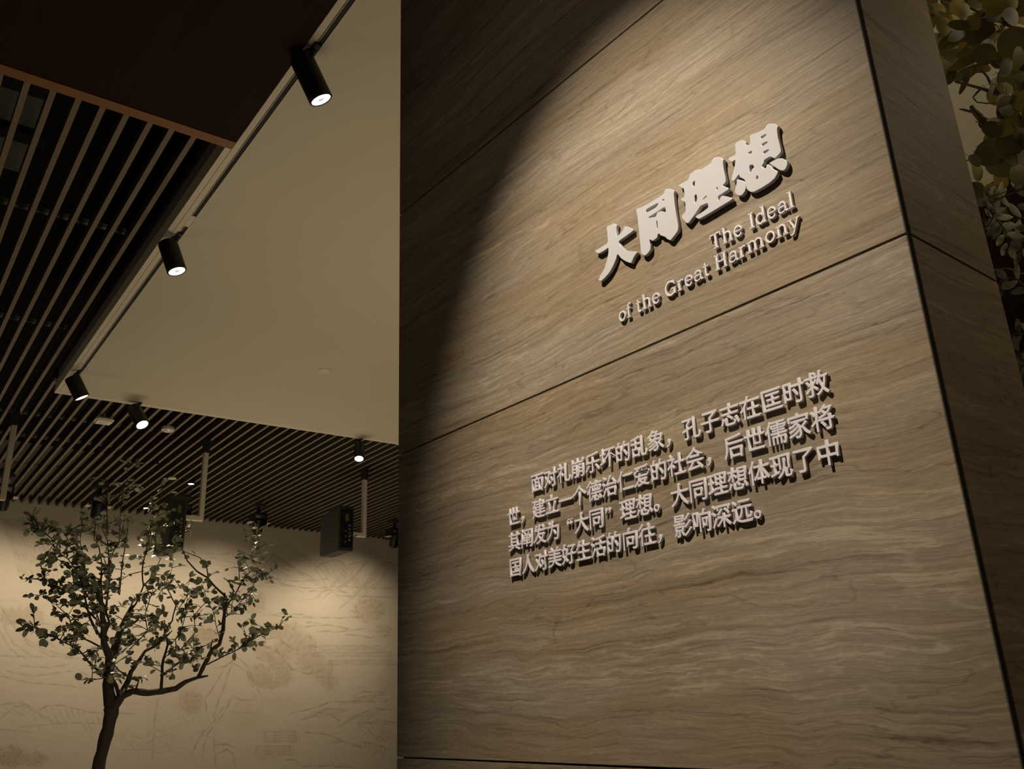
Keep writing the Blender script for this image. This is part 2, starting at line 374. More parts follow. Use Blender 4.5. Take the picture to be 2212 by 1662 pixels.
# left-hand cliffs
for k in range(16):
    x = 5 + k * 17; stroke(c6((x, 190 + k * 6), (x + 40, 300 + k * 5), (x + 90, 430 + k * 7), (x + 120, 560 + k * 3)), 1.0, .38, 2)
ridge(c6((0, 200), (90, 200), (150, 180), (210, 200), (300, 240), (390, 230)), 60, 22, 9, a=.25)
ridge(c6((230, 290), (300, 300), (350, 275), (400, 300), (470, 340)), 50, 24, 6, a=.22)
for x in range(20, 250, 24): blob(x / 2.7156, 1050 + (740 + (x % 50)) / 2.7156, 8, 16, 22, .42, 0, 4)
for q in ([(0, 700), (60, 800), (150, 900), (250, 960), (420, 1010)], [(20, 820), (80, 930), (190, 1000)], [(0, 860), (60, 960), (110, 1000)], [(60, 800), (200, 810), (370, 820)],
          [(0, 1000), (150, 1010), (330, 1000), (480, 1020)], [(110, 850), (160, 930), (280, 990)], [(230, 870), (330, 960)], [(0, 1120), (180, 1160), (360, 1170), (500, 1190)],
          [(40, 1090), (200, 1120), (420, 1090)], [(120, 1060), (280, 1070), (400, 1050)]):
    stroke(c6(*q), 1.0, .42, 1.8)
ridge(c6((180, 1350), (280, 1290), (380, 1290), (520, 1330), (620, 1340)), 18, 40, 12); ridge(c6((0, 1290), (120, 1270), (200, 1310)), 40, 26, 7); ridge(c6((0, 1430), (90, 1440), (180, 1450)), 30, 30, 6, a=.25)
stroke(c6((100, 1420), (300, 1400), (420, 1390), (600, 1400)), 1, .4); stroke(c6((0, 1370), (80, 1300), (160, 1290)), 1, .35); stroke(c6((700, 1335), (800, 1338)), 1.2, .4)
stroke(c6((440, 1140), (455, 1105), (480, 1095), (510, 1110), (520, 1140)), 1, .35)
for x in range(445, 520, 14): stroke(c6((x, 1145), (x + 2, 1120)), .8, .3)
blob(*c6((70, 1590))[0], 36, 22, 90, .7); blob(*c6((210, 1610))[0], 24, 14, 50, .6); blob(*c6((1110, 1260))[0], 24, 26, 60, .4)
for k in range(26):       # bare painted shrubs low in the middle
    x0, y0 = 780 + rng.random() * 420, 1330 + rng.random() * 250
    stroke(c6((x0, y0), (x0 + rng.normal(0, 30), y0 - 30), (x0 + rng.normal(0, 50), y0 - 60)), .8, .28, 2)
stroke(c6((890, 1610), (900, 1450), (910, 1330), (930, 1250)), 1.3, .35, 2); stroke(c6((860, 1480), (900, 1420)), 1, .3)
for k in range(40):       # faint horizontal bedding and water lines everywhere
    x0, y0 = rng.random() * 860, 1180 + rng.random() * 480; stroke([(x0, y0), (x0 + 30 + rng.random() * 60, y0 + rng.normal(0, 3))], .9, .2, 1.2)
# grid that carries it
NS, NZ = 800, 400
S = np.linspace(-1.7, 8.3, NS); Zg = np.linspace(0.30, ZS + .05, NZ)
P = w0[None, None, :] + wd[None, None, :] * S[None, :, None] + wn[None, None, :] * .004 + np.zeros((NZ, NS, 3)); P[..., 2] = Zg[:, None]
px, py = proj(P)
fx = np.clip(px - CX0, 0, CW - 2); fy = np.clip(py - CY0, 0, CH - 2); ix, iy = fx.astype(int), fy.astype(int); ax, ay = fx - ix, fy - iy
def samp(bf): return bf[iy, ix] * (1 - ax) * (1 - ay) + bf[iy, ix + 1] * ax * (1 - ay) + bf[iy + 1, ix] * (1 - ax) * ay + bf[iy + 1, ix + 1] * ax * ay
inside = ((px > CX0 + 2) & (px < CX0 + CW - 3) & (py > CY0 + 2) & (py < CY0 + CH - 3)).astype(float)
A1, A2 = samp(ink) * inside, samp(wash) * inside
P = P + wn[None, None, :] * (-(A1 * .006))[..., None]
me = bpy.data.meshes.new('mural')
idx = np.arange(NS * NZ).reshape(NZ, NS)
quads = np.stack([idx[:-1, :-1], idx[:-1, 1:], idx[1:, 1:], idx[1:, :-1]], -1).reshape(-1, 4)
me.vertices.add(NS * NZ); me.vertices.foreach_set('co', P.reshape(-1).astype(np.float32))
me.loops.add(quads.size); me.loops.foreach_set('vertex_index', quads.reshape(-1).astype(np.int32))
me.polygons.add(len(quads)); me.polygons.foreach_set('loop_start', np.arange(0, quads.size, 4, dtype=np.int32))
me.update(); me.validate()
at = me.color_attributes.new('ink', 'FLOAT_COLOR', 'POINT')
colr = np.zeros((NS * NZ, 4), np.float32); colr[:, 0] = np.clip(A1.reshape(-1) * 1.15, 0, 1); colr[:, 1] = np.clip(A2.reshape(-1) * 1.0, 0, 1); colr[:, 3] = 1
at.data.foreach_set('color', colr.reshape(-1))
if me.polygons[0].normal.dot(Vector(wn)) < 0: me.flip_normals()
me.shade_smooth()
mural = link('mural', me, M['mural'], back, label='pale relief mural of mountains, pines and water')

# ------------------------------------------------------------------ white ceiling panel
YE, XE = -1.322, 9.40                     # its left and far edges
panel = empty('ceiling_panel', (0, 0, 0), kind='structure')
b = MB(); b.abox((-3, -5.62, ZP), (XE - .085, -1.432, ZP + .11)); b.build('board', M['white_ceiling'], panel)
b = MB(); b.abox((-3, YE - .036, ZP), (XE - .085, YE, ZP + .11)); b.build('edge_strip', M['white_trim'], panel)
b = MB(); b.abox((-3, YE - .073, ZP), (XE - .085, YE - .039, ZP + .11)); b.build('edge_strip', M['white_trim'], panel)
b = MB(); b.abox((XE - .082, -5.62, ZP), (XE, YE, ZP + .11)); b.build('edge_strip', M['white_trim'], panel)
b = MB(); b.abox((-3, -5.61, ZP + .03), (XE - .01, YE - .01, ZP + .20)); b.build('backing', M['groove'], panel)
b = MB(); b.abox((-3, YE - .02, ZP + .112), (XE - .002, YE - .001, ZP + .30)); b.build('fascia', M['fascia'], panel)
b = MB(); b.abox((-3, -9, ZP - .02), (XE, -5.63, ZP + .1)); b.build('dark_board', M['wood_dark'], panel)
# flush cover disc
d = onZ(701, 801, ZP); b = MB(); b.lathe(d - np.array([0, 0, .012]), (0, 0, 1), [(0, .055), (.004, .062), (.0119, .064)], 28)
b.build('sprinkler_cover', M['white_trim'], None, True, label='small round white cover plate flush on the white ceiling panel', cat='cover plate')

# recessed lighting tracks in the slot of the panel
tr0, tr1, tr2, tr3 = 2.2, 5.28, 5.44, 8.62
for k, (a, e, lb) in enumerate(((-1.0, tr1, 'black lighting track in the ceiling slot, nearer length with the largest spotlight'), (tr2, tr3, 'black lighting track in the ceiling slot, farther length between two spotlights'))):
    t = empty('lighting_track', (a, YE - .085, ZP), lb, 'lighting track', 'lighting tracks in the white ceiling panel')
    b = MB(); b.abox((0, -.022, .004), (e - a, .004, .027)); b.build('channel', M['black2'], t)
    b = MB(); b.abox((0, -.0245, -.001), (e - a, -.0215, .012)); b.abox((0, .004, -.001), (e - a, .0065, .012)); b.build('lip', M['bracket'], t)
b = MB(); b.abox((tr1 + .002, -1.43, ZP + .0002), (tr2 - .002, YE - .0745, ZP + .02)); b.abox((tr3 + .002, -1.43, ZP + .0002), (XE - .086, YE - .0745, ZP + .02)); b.build('slot_filler', M['white_trim'], panel)

# dark red-brown ceiling board with its light wooden edge
board = empty('ceiling_board', (0, 0, 0), kind='structure')
Zb = 4.565
q1 = onZ(500, 320, Zb); q0 = onZ(0, 158, Zb); q2 = onZ(732, 0, Zb)
xe = (q1[0] + q0[0]) / 2; ye = (q1[1] + q2[1]) / 2
b = MB(); b.abox((-3, ye, Zb), (xe - .075, 4.5, Zb + .03)); b.build('panel', M['wood_dark'], board)
b = MB(); b.abox((xe - .075, ye, Zb - .006), (xe, 4.5, Zb + .03)); b.build('edge_strip', M['wood_trim'], board)

# ------------------------------------------------------------------ slatted ceiling
SP, S0 = .12639, -1.4414
slats = empty('ceiling_slats', (0, 0, 0), kind='structure')
def slat_mesh(nm):
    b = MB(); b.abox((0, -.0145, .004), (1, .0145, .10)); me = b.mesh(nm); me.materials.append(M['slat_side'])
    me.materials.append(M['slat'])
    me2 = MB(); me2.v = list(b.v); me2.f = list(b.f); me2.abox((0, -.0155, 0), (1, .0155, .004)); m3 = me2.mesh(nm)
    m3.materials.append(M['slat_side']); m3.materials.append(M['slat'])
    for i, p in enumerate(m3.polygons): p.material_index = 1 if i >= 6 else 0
    return m3
sm = slat_mesh('slat')
rnd = random.Random(3)
for k in range(-16, 60):
    y = S0 - SP * k + rnd.uniform(-.004, .004)
    x0 = 3.9 if k < -1 else (9.3 if k == -1 else 9.42)
    if k >= 33: x0 = 9.42
    # where the slat meets the far wall
    t = (y - w0[1]) / wd[1]; x1 = (w0 + wd * t)[0] - .01
    o = link('slat', sm, None, slats); o.location = (x0, y, ZS + rnd.uniform(0, .003)); o.scale = (x1 - x0, 1, 1)
for X, ya, yb in ((6.27, -1.25, 3), (8.34, -1.25, 3), (11.18, -9, 3), (12.15, -9, 3), (13.6, -9, 3)):
    b = MB(); b.abox((X - .02, ya, ZS + .16), (X + .02, yb, ZS + .19)); b.build('carrier_channel', M['channel'], slats)
# pale air duct seen above the slats, with a dark pipe under it
duct = empty('air_duct', (5.9, 1.5, 5.2), 'pale boxy duct above the brown slats at the upper corner of the view', 'duct')
b = MB(); b.abox((-.5, -2.0, 0), (.46, 1.6, .35)); b.build('casing', M['channel'], duct)
b = MB(); b.abox((-.15, -2.05, -.06), (-.03, 1.6, -.002)); b.build('strap', M['black2'], duct)

# ------------------------------------------------------------------ stone wall
XL, XR, YB = 2.628, .697, -1.99
SEAMS = [.0, .353, 1.3425, 2.345, 3.335, 4.325, ZTOP]
stone = empty('stone_wall', (0, 0, 0), kind='structure')
def wbox(b, lo, hi):
    lo, hi = np.array(lo, float), np.array(hi, float); c = (lo + hi) / 2; h = (hi - lo) / 2
    b.box(wall(*c), XC * h[0], YC * h[1], (0, 0, h[2]))
b = MB(); wbox(b, (XR + .0222, YB + .022, 0), (XL - .0222, -1.612, ZTOP)); b.build('core', M['groove'], stone)
b = MB(); wbox(b, (XR + .0020, -1.6120, 0), (XR + .0042, -1.6008, ZTOP)); b.build('corner_joint', M['void'], stone)
for i in range(len(SEAMS) - 1):
    z0, z1 = SEAMS[i] + .0022, SEAMS[i + 1] - .0022
    b = MB(); wbox(b, (XR + .0045, -1.6118, z0), (XL, -1.6, z1)); b.build('stone_panel', M['stone'], stone, bevel=.0012)
    b = MB(); wbox(b, (XR, YB, z0), (XR + .022, -1.6122, z1)); b.build('stone_panel', M['stone'], stone, bevel=.0012)
    b = MB(); wbox(b, (XL - .022, YB, z0), (XL, -1.6225, z1)); b.build('stone_panel', M['stone'], stone)
    b = MB(); wbox(b, (XR + .0225, YB, z0), (XL - .0225, YB + .022, z1)); b.build('stone_panel', M['stone'], stone)

# ------------------------------------------------------------------ lettering
def curve_mesh(name, outlines, top, thick, bevel):
    """outlines on the stone face (points traced on the plane at height top) -> solid plate with bevelled rims"""
    cu = bpy.data.curves.new(name, 'CURVE'); cu.dimensions = '2D'; cu.fill_mode = 'BOTH'; cu.extrude = thick / 2 - bevel; cu.bevel_depth = bevel; cu.bevel_resolution = 2; cu.offset = -bevel
    for pts in outlines:
        loc = []
        for p in pts:
            q = onS(p[0], p[1], top); loc.append((-(q @ XC), q[2]))
        # soften corners: one Chaikin pass with small cut
        out = []
        n = len(loc)
        for i in range(n):
            a, c_, d_ = np.array(loc[i - 1]), np.array(loc[i]), np.array(loc[(i + 1) % n])
            out += [c_ + (a - c_) * .16, c_ + (d_ - c_) * .16]
        sp = cu.splines.new('POLY'); sp.points.add(len(out) - 1); sp.use_cyclic_u = True
        for i, q in enumerate(out): sp.points[i].co = (q[0], q[1], 0, 1)
    o = bpy.data.objects.new(name, cu); COL.objects.link(o)
    dg = bpy.context.evaluated_depsgraph_get(); me = bpy.data.meshes.new_from_object(o.evaluated_get(dg))
    bpy.data.objects.remove(o); bpy.data.curves.remove(cu)
    return me
# local frame of lettering: x = -X' (reads left to right), y = z, z = out of the face
LM = Matrix(((-XC[0], 0, YC[0], 0), (-XC[1], 0, YC[1], 0), (0, 1, 0, 0), (0, 0, 0, 1)))
def place(me, x, z, out):
    """bake a lettering-frame mesh at face position (X'=x, z), rear at out"""
    me.transform(Matrix.Translation(Vector(wall(x, -1.6 + out, z))) @ LM)
TH = .011
def crop(x0, y0, s): return lambda *P: [(x0 + x / s, y0 + y / s) for x, y in P]
g1, g2, g3, g4 = crop(1260, 440, 8.31), crop(1350, 380, 8.748), crop(1450, 320, 9.233), crop(1560, 250, 8.75)
glyphs = [
    [g1((415, 405), (470, 390), (545, 355), (605, 375), (590, 430), (600, 600), (650, 550), (700, 490), (735, 405), (800, 412), (890, 460), (893, 492), (760, 590), (622, 682), (690, 770), (770, 845), (860, 855), (960, 860), (965, 882), (915, 945), (885, 1010), (862, 1068), (830, 1068), (760, 1040), (680, 990), (640, 940), (610, 905), (590, 985), (540, 1110), (470, 1240), (390, 1330), (320, 1398), (262, 1380), (300, 1290), (370, 1180), (420, 1020), (445, 900), (450, 790), (370, 850), (270, 905), (195, 850), (320, 780), (440, 705), (430, 560))],
    [g2((200, 630), (345, 575), (480, 500), (720, 350), (745, 280), (765, 245), (850, 238), (935, 275), (920, 345), (940, 560), (970, 760), (1007, 960), (1000, 1040), (950, 1110), (860, 1225), (800, 1200), (750, 1150), (665, 1130), (660, 1105), (622, 1095), (610, 1170), (520, 1235), (458, 1200), (478, 1300), (485, 1390), (430, 1470), (370, 1515), (300, 1475), (285, 1300), (255, 1000), (230, 750)),
     g2((395, 640), (592, 530), (632, 515), (592, 590), (395, 700)), g2((690, 462), (738, 438), (736, 468)),
     g2((425, 797), (600, 690), (757, 583), (768, 688), (690, 663), (620, 680), (575, 770), (500, 785)), g2((590, 850), (606, 850), (616, 1000), (600, 1000))],
    [g3((130, 745), (210, 700), (330, 640), (380, 500), (420, 490), (450, 450), (540, 425), (610, 415), (710, 350), (800, 280), (820, 210), (870, 178), (960, 172), (1045, 220), (1030, 270), (1040, 400), (1075, 560), (1090, 650), (1080, 690), (1020, 750), (1080, 770), (1145, 800), (1140, 830), (1040, 895), (930, 962), (937, 1070), (1000, 950), (1080, 955), (1210, 995), (1215, 1020), (1180, 1050), (980, 1170), (800, 1280), (550, 1425), (470, 1370), (600, 1285), (735, 1190), (725, 1095), (600, 1150), (580, 1160), (470, 1330), (340, 1505), (290, 1490), (210, 1400), (205, 1350), (290, 1250), (270, 1070), (245, 1080), (170, 1020), (265, 970), (245, 800), (215, 805)),
     g3((425, 690), (465, 650), (470, 720), (445, 780), (427, 740)), g3((460, 945), (500, 925), (512, 1000), (490, 1095), (470, 1080)), g3((620, 1030), (700, 945), (705, 968), (655, 1012)), g3((895, 785), (930, 790), (905, 850))],
    [g4((235, 520), (370, 455), (455, 490), (440, 550), (530, 545), (515, 370), (640, 325), (680, 315), (810, 240), (830, 185), (870, 150), (980, 145), (1060, 190), (1035, 250), (1050, 400), (1080, 520), (1110, 640), (1110, 690), (1060, 750), (990, 810), (905, 772), (790, 842), (795, 880), (740, 955), (825, 998), (835, 925), (872, 915), (925, 950), (960, 1008), (1040, 1040), (1050, 1080), (1000, 1180), (900, 1270), (760, 1360), (600, 1445), (530, 1445), (460, 1390), (430, 1230), (410, 1200), (330, 1165), (318, 1105), (215, 1250), (160, 1215), (200, 1080), (235, 950), (245, 830), (180, 885), (105, 825), (150, 780), (255, 740)),
     g4((725, 400), (825, 345), (830, 375), (735, 435)), g4((750, 535), (850, 485), (855, 510), (755, 575)), g4((775, 680), (875, 635), (880, 660), (785, 725)), g4((470, 715), (555, 660), (555, 712)),
     g4((510, 940), (580, 925), (600, 975), (560, 1010), (540, 1080), (525, 1060)), g4((652, 1120), (687, 1170), (635, 1217)),
     g4((880, 898), (960, 850), (1040, 810), (1130, 800), (1220, 850), (1235, 920), (1200, 1010), (1150, 1045), (1080, 1030), (1000, 975), (935, 935)),
     g4((275, 1195), (400, 1230), (445, 1260), (450, 1370), (420, 1450), (360, 1515), (290, 1510), (235, 1460), (240, 1380), (270, 1280))],
]
title = empty('raised_title', wall(1.2, -1.6, 2.6), 'large raised milky-white Chinese title of four characters reading 大同理想', 'lettering')
def child_at(o, parent):
    o.parent = parent; o.matrix_parent_inverse = Matrix.Translation(-parent.location)
for g, outs in enumerate(glyphs):
    me = curve_mesh('character', outs, TH + .003, TH, .0014)
    me.transform(Matrix.Translation((0, 0, TH / 2)))
    me.transform(Matrix.Translation(Vector(YC * (-1.6 + .003))) @ LM)
    child_at(link('character', me, M['acrylic']), title)

# body text
rows = ["　　面对礼崩乐坏的乱象，孔子志在匡时救", "世，建立一个德治仁爱的社会，后世儒家将", "其阐发为“大同”理想。大同理想体现了中", "国人对美好生活的向往，影响深远。"]
zc = [(2.079, 2.0985), (2.0028, 2.0229), (1.9305, 1.9487), (1.8570, 1.8755)]
lab = ["first row of the raised white Chinese paragraph, indented, ending 匡时救", "second row of the raised white Chinese paragraph, beginning 世", "third row of the raised white Chinese paragraph, with 大同 in quotation marks", "last and shortest row of the raised white Chinese paragraph, ending 影响深远"]
EM = .0575
gl = {}
for r, (txt, (za, zb)) in enumerate(zip(rows, zc)):
    root = empty('text_row', wall(1.45, -1.6, za), lab[r], 'lettering', 'rows of the raised Chinese paragraph')
    for i, ch in enumerate(txt):
        if ch == '　': continue
        if ch not in gl:
            cu = bpy.data.curves.new('t', 'FONT'); cu.body = ch; cu.size = 1.0; cu.extrude = .0; cu.offset = .017; cu.resolution_u = 3
            cu.extrude = .046; cu.bevel_depth = .012; cu.bevel_resolution = 0; cu.offset = .007
            o = bpy.data.objects.new('t', cu); COL.objects.link(o)
            dg = bpy.context.evaluated_depsgraph_get(); gl[ch] = bpy.data.meshes.new_from_object(o.evaluated_get(dg)); bpy.data.objects.remove(o)
        me = gl[ch].copy(); me.name = 'character'
        xp = 1.9735 - .05718 * i; zz = za + (zb - za) * i / 18
        dx, dz = -.5, -.36
        if ch == '“': dx = -.02
        if ch == '”': dx = -.42
        me.transform(Matrix.Translation((dx, dz, 0)))
        me.transform(Matrix.Diagonal((EM, EM * 1.0, EM * .95, 1)))
        me.transform(Matrix.Translation((0, 0, .0034)))
        place(me, xp, zz, .003)
        child_at(link('character', me, M['letter']), root)

# English lettering: slab-serif letters swept from their own centre lines
def arc(cx, cy, rx, ry, a0, a1, n=14):
    return [(cx + rx * math.cos(math.radians(a0 + (a1 - a0) * k / n)), cy + ry * math.sin(math.radians(a0 + (a1 - a0) * k / n))) for k in range(n + 1)]
SW, TW = .062, .037     # half widths of stems and thin strokes
def ser(x, y, l=.105, r=.105): return ([(x - l, y), (x + r, y)], TW * .85)
def stem(x, y0, y1): return ([(x, y0), (x, y1)], SW)
LET = {
    'T': (.64, [stem(.31, 0, .67), ([(.05, .655), (.57, .655)], TW), ([(.06, .66), (.035, .50)], TW * .8), ([(.56, .66), (.585, .50)], TW * .8), ser(.31, .025, .12, .12)]),
    'h': (.60, [stem(.14, 0, .72), ([(.04, .70), (.16, .705)], TW * .8), (arc(.295, .31, .155, .165, 165, 0) , .045), stem(.45, 0, .32), ser(.14, .025), ser(.45, .025)]),
    'e': (.52, [([(.08, .26), (.43, .26)], TW * .8), (arc(.26, .24, .185, .225, 5, 325, 22), .044)]),
    'I': (.35, [stem(.17, 0, .68), ser(.17, .025, .115, .115), ser(.17, .655, .115, .115)]),
    'd': (.58, [(arc(.25, .235, .17, .215, 0, 360, 24), .044), stem(.43, 0, .72), ([(.32, .70), (.44, .705)], TW * .8), ([(.43, .025), (.54, .025)], TW * .85)]),
    'a': (.54, [([(.10, .36)] + arc(.26, .33, .14, .13, 150, 0, 12) + [(.40, .08), (.44, .03), (.52, .04)], .043), ([(.40, .27), (.24, .265)] + arc(.19, .14, .115, .125, 100, 290, 12) + [(.32, .04), (.40, .12)], .034)]),
    'l': (.32, [stem(.15, 0, .72), ([(.04, .70), (.16, .705)], TW * .8), ser(.15, .025, .12, .12)]),
    'o': (.54, [(arc(.27, .235, .19, .215, 0, 360, 26), .046)]),
    'f': (.36, [([(.15, 0), (.15, .54)] + arc(.25, .56, .10, .12, 170, 50, 8), .045), ([(.03, .45), (.30, .45)], TW * .8), ser(.15, .025)]),
    't': (.38, [([(.15, .60), (.15, .14)] + arc(.235, .12, .085, .10, 190, 320, 8), .045), ([(.03, .45), (.32, .45)], TW * .8)]),
    'G': (.72, [(arc(.34, .34, .27, .32, 48, 312, 26), .048), stem(.57, .05, .30), ([(.42, .30), (.67, .30)], TW * .85), ([(.565, .66), (.575, .49)], TW * .85)]),
    'r': (.42, [stem(.14, 0, .46), ([(.03, .455), (.16, .46)], TW * .8), ([(.15, .33), (.21, .42), (.29, .455), (.38, .43)], .038), ser(.14, .025, .105, .12)]),
    'H': (.74, [stem(.16, 0, .68), stem(.56, 0, .68), ([(.16, .345), (.56, .345)], TW), ser(.16, .025), ser(.56, .025), ser(.16, .655), ser(.56, .655)]),
    'm': (.90, [stem(.14, 0, .46), ([(.03, .455), (.16, .46)], TW * .8), (arc(.285, .31, .145, .155, 165, 0), .043), stem(.43, 0, .32), (arc(.585, .31, .155, .155, 165, 0), .043), stem(.74, 0, .32), ser(.14, .025), ser(.43, .025, .08, .08), ser(.74, .025)]),
    'n': (.60, [stem(.14, 0, .46), ([(.03, .455), (.16, .46)], TW * .8), (arc(.295, .31, .155, .155, 165, 0), .044), stem(.45, 0, .32), ser(.14, .025), ser(.45, .025)]),
    'y': (.54, [([(.10, .45), (.28, .03)], .046), ([(.46, .45), (.28, .03), (.20, -.14), (.12, -.18), (.05, -.15)], .034), ser(.10, .45, .09, .09), ser(.46, .45, .08, .08)]),
}
def letter_mesh(ch, S, t):
    b = MB()
    for pts, w in LET[ch][1]:
        pts = [np.array(p) for p in pts]; n = len(pts); closed = np.linalg.norm(pts[0] - pts[-1]) < 1e-4
        sec = []
        for i, p in enumerate(pts):
            if closed: d_ = pts[(i + 1) % n if i < n - 1 else 1] - pts[i - 1 if i > 0 else n - 2]
            else: d_ = pts[min(i + 1, n - 1)] - pts[max(i - 1, 0)]
            d_ = d_ / np.linalg.norm(d_); nn = np.array([-d_[1], d_[0]])
            e = d_ * (0 if closed else (-w * .15 if i == 0 else (w * .15 if i == n - 1 else 0)))
            sec.append([(*(S * (p + e + nn * s)), z) for s, z in ((-w, 0), (-w, t * .8), (-w * .78, t), (w * .78, t), (w, t * .8), (w, 0))])
        vs = [v for s_ in sec for v in s_]; fs = []
        for i in range(n - 1):
            for k in range(6): fs.append((i * 6 + k, i * 6 + (k + 1) % 6, (i + 1) * 6 + (k + 1) % 6, (i + 1) * 6 + k))
        if not closed: fs += [tuple(range(6)), tuple((n - 1) * 6 + k for k in range(6))]
        b.add(vs, fs)
    return b
ES = .0563
for words, lbl in (([('The', 1.1650, 1.0665, 2.5125, 2.5145), ('Ideal', 1.0500, .9235, 2.5165, 2.5165)], 'raised cream serif lettering reading The Ideal, just under the Chinese title'),
                   ([('of', 1.4900, 1.4400, 2.4420, 2.4435), ('the', 1.4245, 1.3380, 2.4440, 2.4465), ('Great', 1.3225, 1.1750, 2.4475, 2.4540), ('Harmony', 1.1610, .9190, 2.4545, 2.4635)], 'raised cream serif lettering reading of the Great Harmony')):
    root = empty('text_row', wall(words[0][1], -1.6, words[0][3]), lbl, 'lettering')
    for w_, xa, xb, za, zb in words:
        adv = sum(LET[c_][0] for c_ in w_); k = (xa - xb) / (adv * ES); x = 0
        for c_ in w_:
            b = letter_mesh(c_, ES, .0066); me = b.mesh('letter'); bm = bmesh.new(); bm.from_mesh(me); bmesh.ops.recalc_face_normals(bm, faces=bm.faces); bm.to_mesh(me); bm.free()
            me.transform(Matrix.Diagonal((k, 1.04, 1, 1)))
            place(me, xa - x * ES * k, za + (zb - za) * x / adv, .0025)
            child_at(link('letter', me, M['letter']), root); x += LET[c_][0]

# ------------------------------------------------------------------ track spotlights
def cam_dir(dx, dy, toward): # direction from image slope and tilt toward the viewer
    v = np.array([dx, dy, 0.0]); v /= np.linalg.norm(v); return v, toward
def track_spot(att, bk, fr, wpx, ratio, lens, label, watts=0, angle=40, chip=True, spread=.3):
    A = onZ(att[0], att[1], ZP - .002)                      # on the track
    dist = np.linalg.norm(A - EYE); r0 = ray(*bk); r0n = r0 / np.linalg.norm(r0)
    Bk = EYE + r0n * (dist * .995)
    ppm = F / (R @ (Bk - EYE))[2]                           # px per metre
    ex = np.array([fr[0] - bk[0], fr[1] - bk[1], 0.0]); Lpx = np.linalg.norm(ex); ex /= Lpx
    s = ratio; c_ = math.sqrt(1 - s * s); dv = ray(*fr); dv /= np.linalg.norm(dv)
    side = R.T @ ex; side -= dv * (side @ dv); side /= np.linalg.norm(side)
    ax = side * c_ - dv * s
    L = Lpx / ppm / c_; rad = wpx / ppm / 2
    root = empty('track_spotlight', A, label, 'spotlight', 'black spotlights on the edge of the white ceiling panel')
    lb = Bk - A
    b = MB(); b.lathe(lb - ax * .006, ax, [(0, rad * .80), (.006, rad * .96), (.012, rad), (L * .86, rad), (L - .004, rad), (L, rad * .95), (L, rad * .86), (L - .014, rad * .84)], 40); b.build('body', M['black'], root, True)
    b = MB(); b.lathe(lb + ax * (L * .86), ax, [(0, rad * 1.005), (.002, rad * .985), (.003, rad * 1.0)], 40, False); b.build('bezel', M['black2'], root, True)
    b = MB(); b.lathe(lb + ax * (L - .0135), ax, [(0, rad * .80), (.004, rad * .83)], 36); b.build('lens', M[lens], root, True)
    if chip:
        b = MB(); b.lathe(lb + ax * (L - .009), ax, [(0, rad * .26), (.003, rad * .20), (.004, .001)], 16); b.build('led_chip', M['led_chip'], root, True)
    # knuckle and stem from the track to the back of the body
    top = np.array([0, 0, -.0]); kn = lb * .5 + np.array([0, 0, -.012])
    b = MB(); b.abox((-.045, -.018, -.014), (.045, .014, .0)); b.build('adapter', M['black'], root)
    b = MB(); b.tube([top, kn, lb + ax * L * .10], .016, 12); b.build('stem', M['black'], root, True)
    b = MB(); b.lathe(kn - np.array([.022, 0, 0]), (1, 0, 0), [(0, .024), (.044, .024)], 18); b.build('knuckle', M['black'], root, True)
    if watts:
        P0 = Bk + ax * (L + .02)
        l = spot('spotlight_lamp', P0, P0 + ax, watts, angle, spread); 
    return Bk, ax
track_spot((680, 104), (650, 124), (692, 212.5), 52, .42, 'lamp', 'largest black cylinder spotlight on the ceiling track, beside the dark board', 40, 50)
track_spot((386, 508), (362, 525), (382.5, 587), 41, .47, 'lamp', 'black cylinder spotlight halfway along the ceiling track, brightly lit', 40, 50)
track_spot((171, 803), (156, 816), (177.5, 860.5), 32, .20, 'lamp_dim', 'black cylinder spotlight at the corner of the white ceiling panel, lens edge-on', 30, 50, False)
track_spot((301, 872), (289, 882), (308, 919), 29, .63, 'lamp', 'black spotlight on the far panel edge above the brown slats, between two detectors', 420, 60, False)
track_spot((777, 950), (776.5, 962), (775.5, 992.5), 22, .66, 'lamp', 'black spotlight on the far panel edge, beside the stone wall', 420, 60, False)

# small recessed downlight, detectors
d = onZ(413, 1043, ZS)
r = empty('downlight', d, 'tiny bright recessed downlight set between the brown slats', 'downlight')
b = MB(); b.lathe((0, 0, -.02), (0, 0, 1), [(0, .055), (.002, .06), (.08, .06)], 24); b.build('housing', M['black'], r, True)
b = MB(); b.lathe((0, 0, -.024), (0, 0, 1), [(0, .038), (.003, .042)], 24); b.build('lens', M['lamp'], r, True)
d = onZ(225, 906, ZS - .03)
r = empty('detector_box', d, 'square ivory box with rounded corners hung under the slats', 'detector')
bm_ = MB(); bm_.box((0, 0, -.02), (.095, .0, 0), (0, .095, 0), (0, 0, .022)); o = bm_.build('casing', M['plastic'], r, bevel=.018)
b = MB(); b.lathe((0, 0, -.046), (0, 0, 1), [(0, .05), (.004, .055)], 24); b.build('grille', M['bracket'], r, True)
b = MB(); b.tube([(0, 0, 0), (0, 0, .06)], .012, 10); b.build('stem', M['plastic'], r)
def round_det(px, py, rad, h, label, led):
    d = onZ(px, py, ZS - .015); r = empty('smoke_detector', d, label, 'detector')
    b = MB(); b.lathe((0, 0, -h), (0, 0, 1), [(0, rad * .7), (h * .3, rad * .78), (h * .35, rad), (h, rad), (h + .012, rad * .9)], 28); b.build('casing', M['plastic'], r, True)
    b = MB(); b.lathe((0, 0, -h - .004), (0, 0, 1), [(0, rad * .45), (.004, rad * .5)], 20); b.build('cap', M['bracket'], r, True)
    if led:
        b = MB(); b.lathe((-rad * .62, .004, -h * .86), (-.4, .1, -1), [(0, .007), (.006, .006), (.008, .001)], 10); b.build('led', M['blue'], r, True, label='blue glowing light')
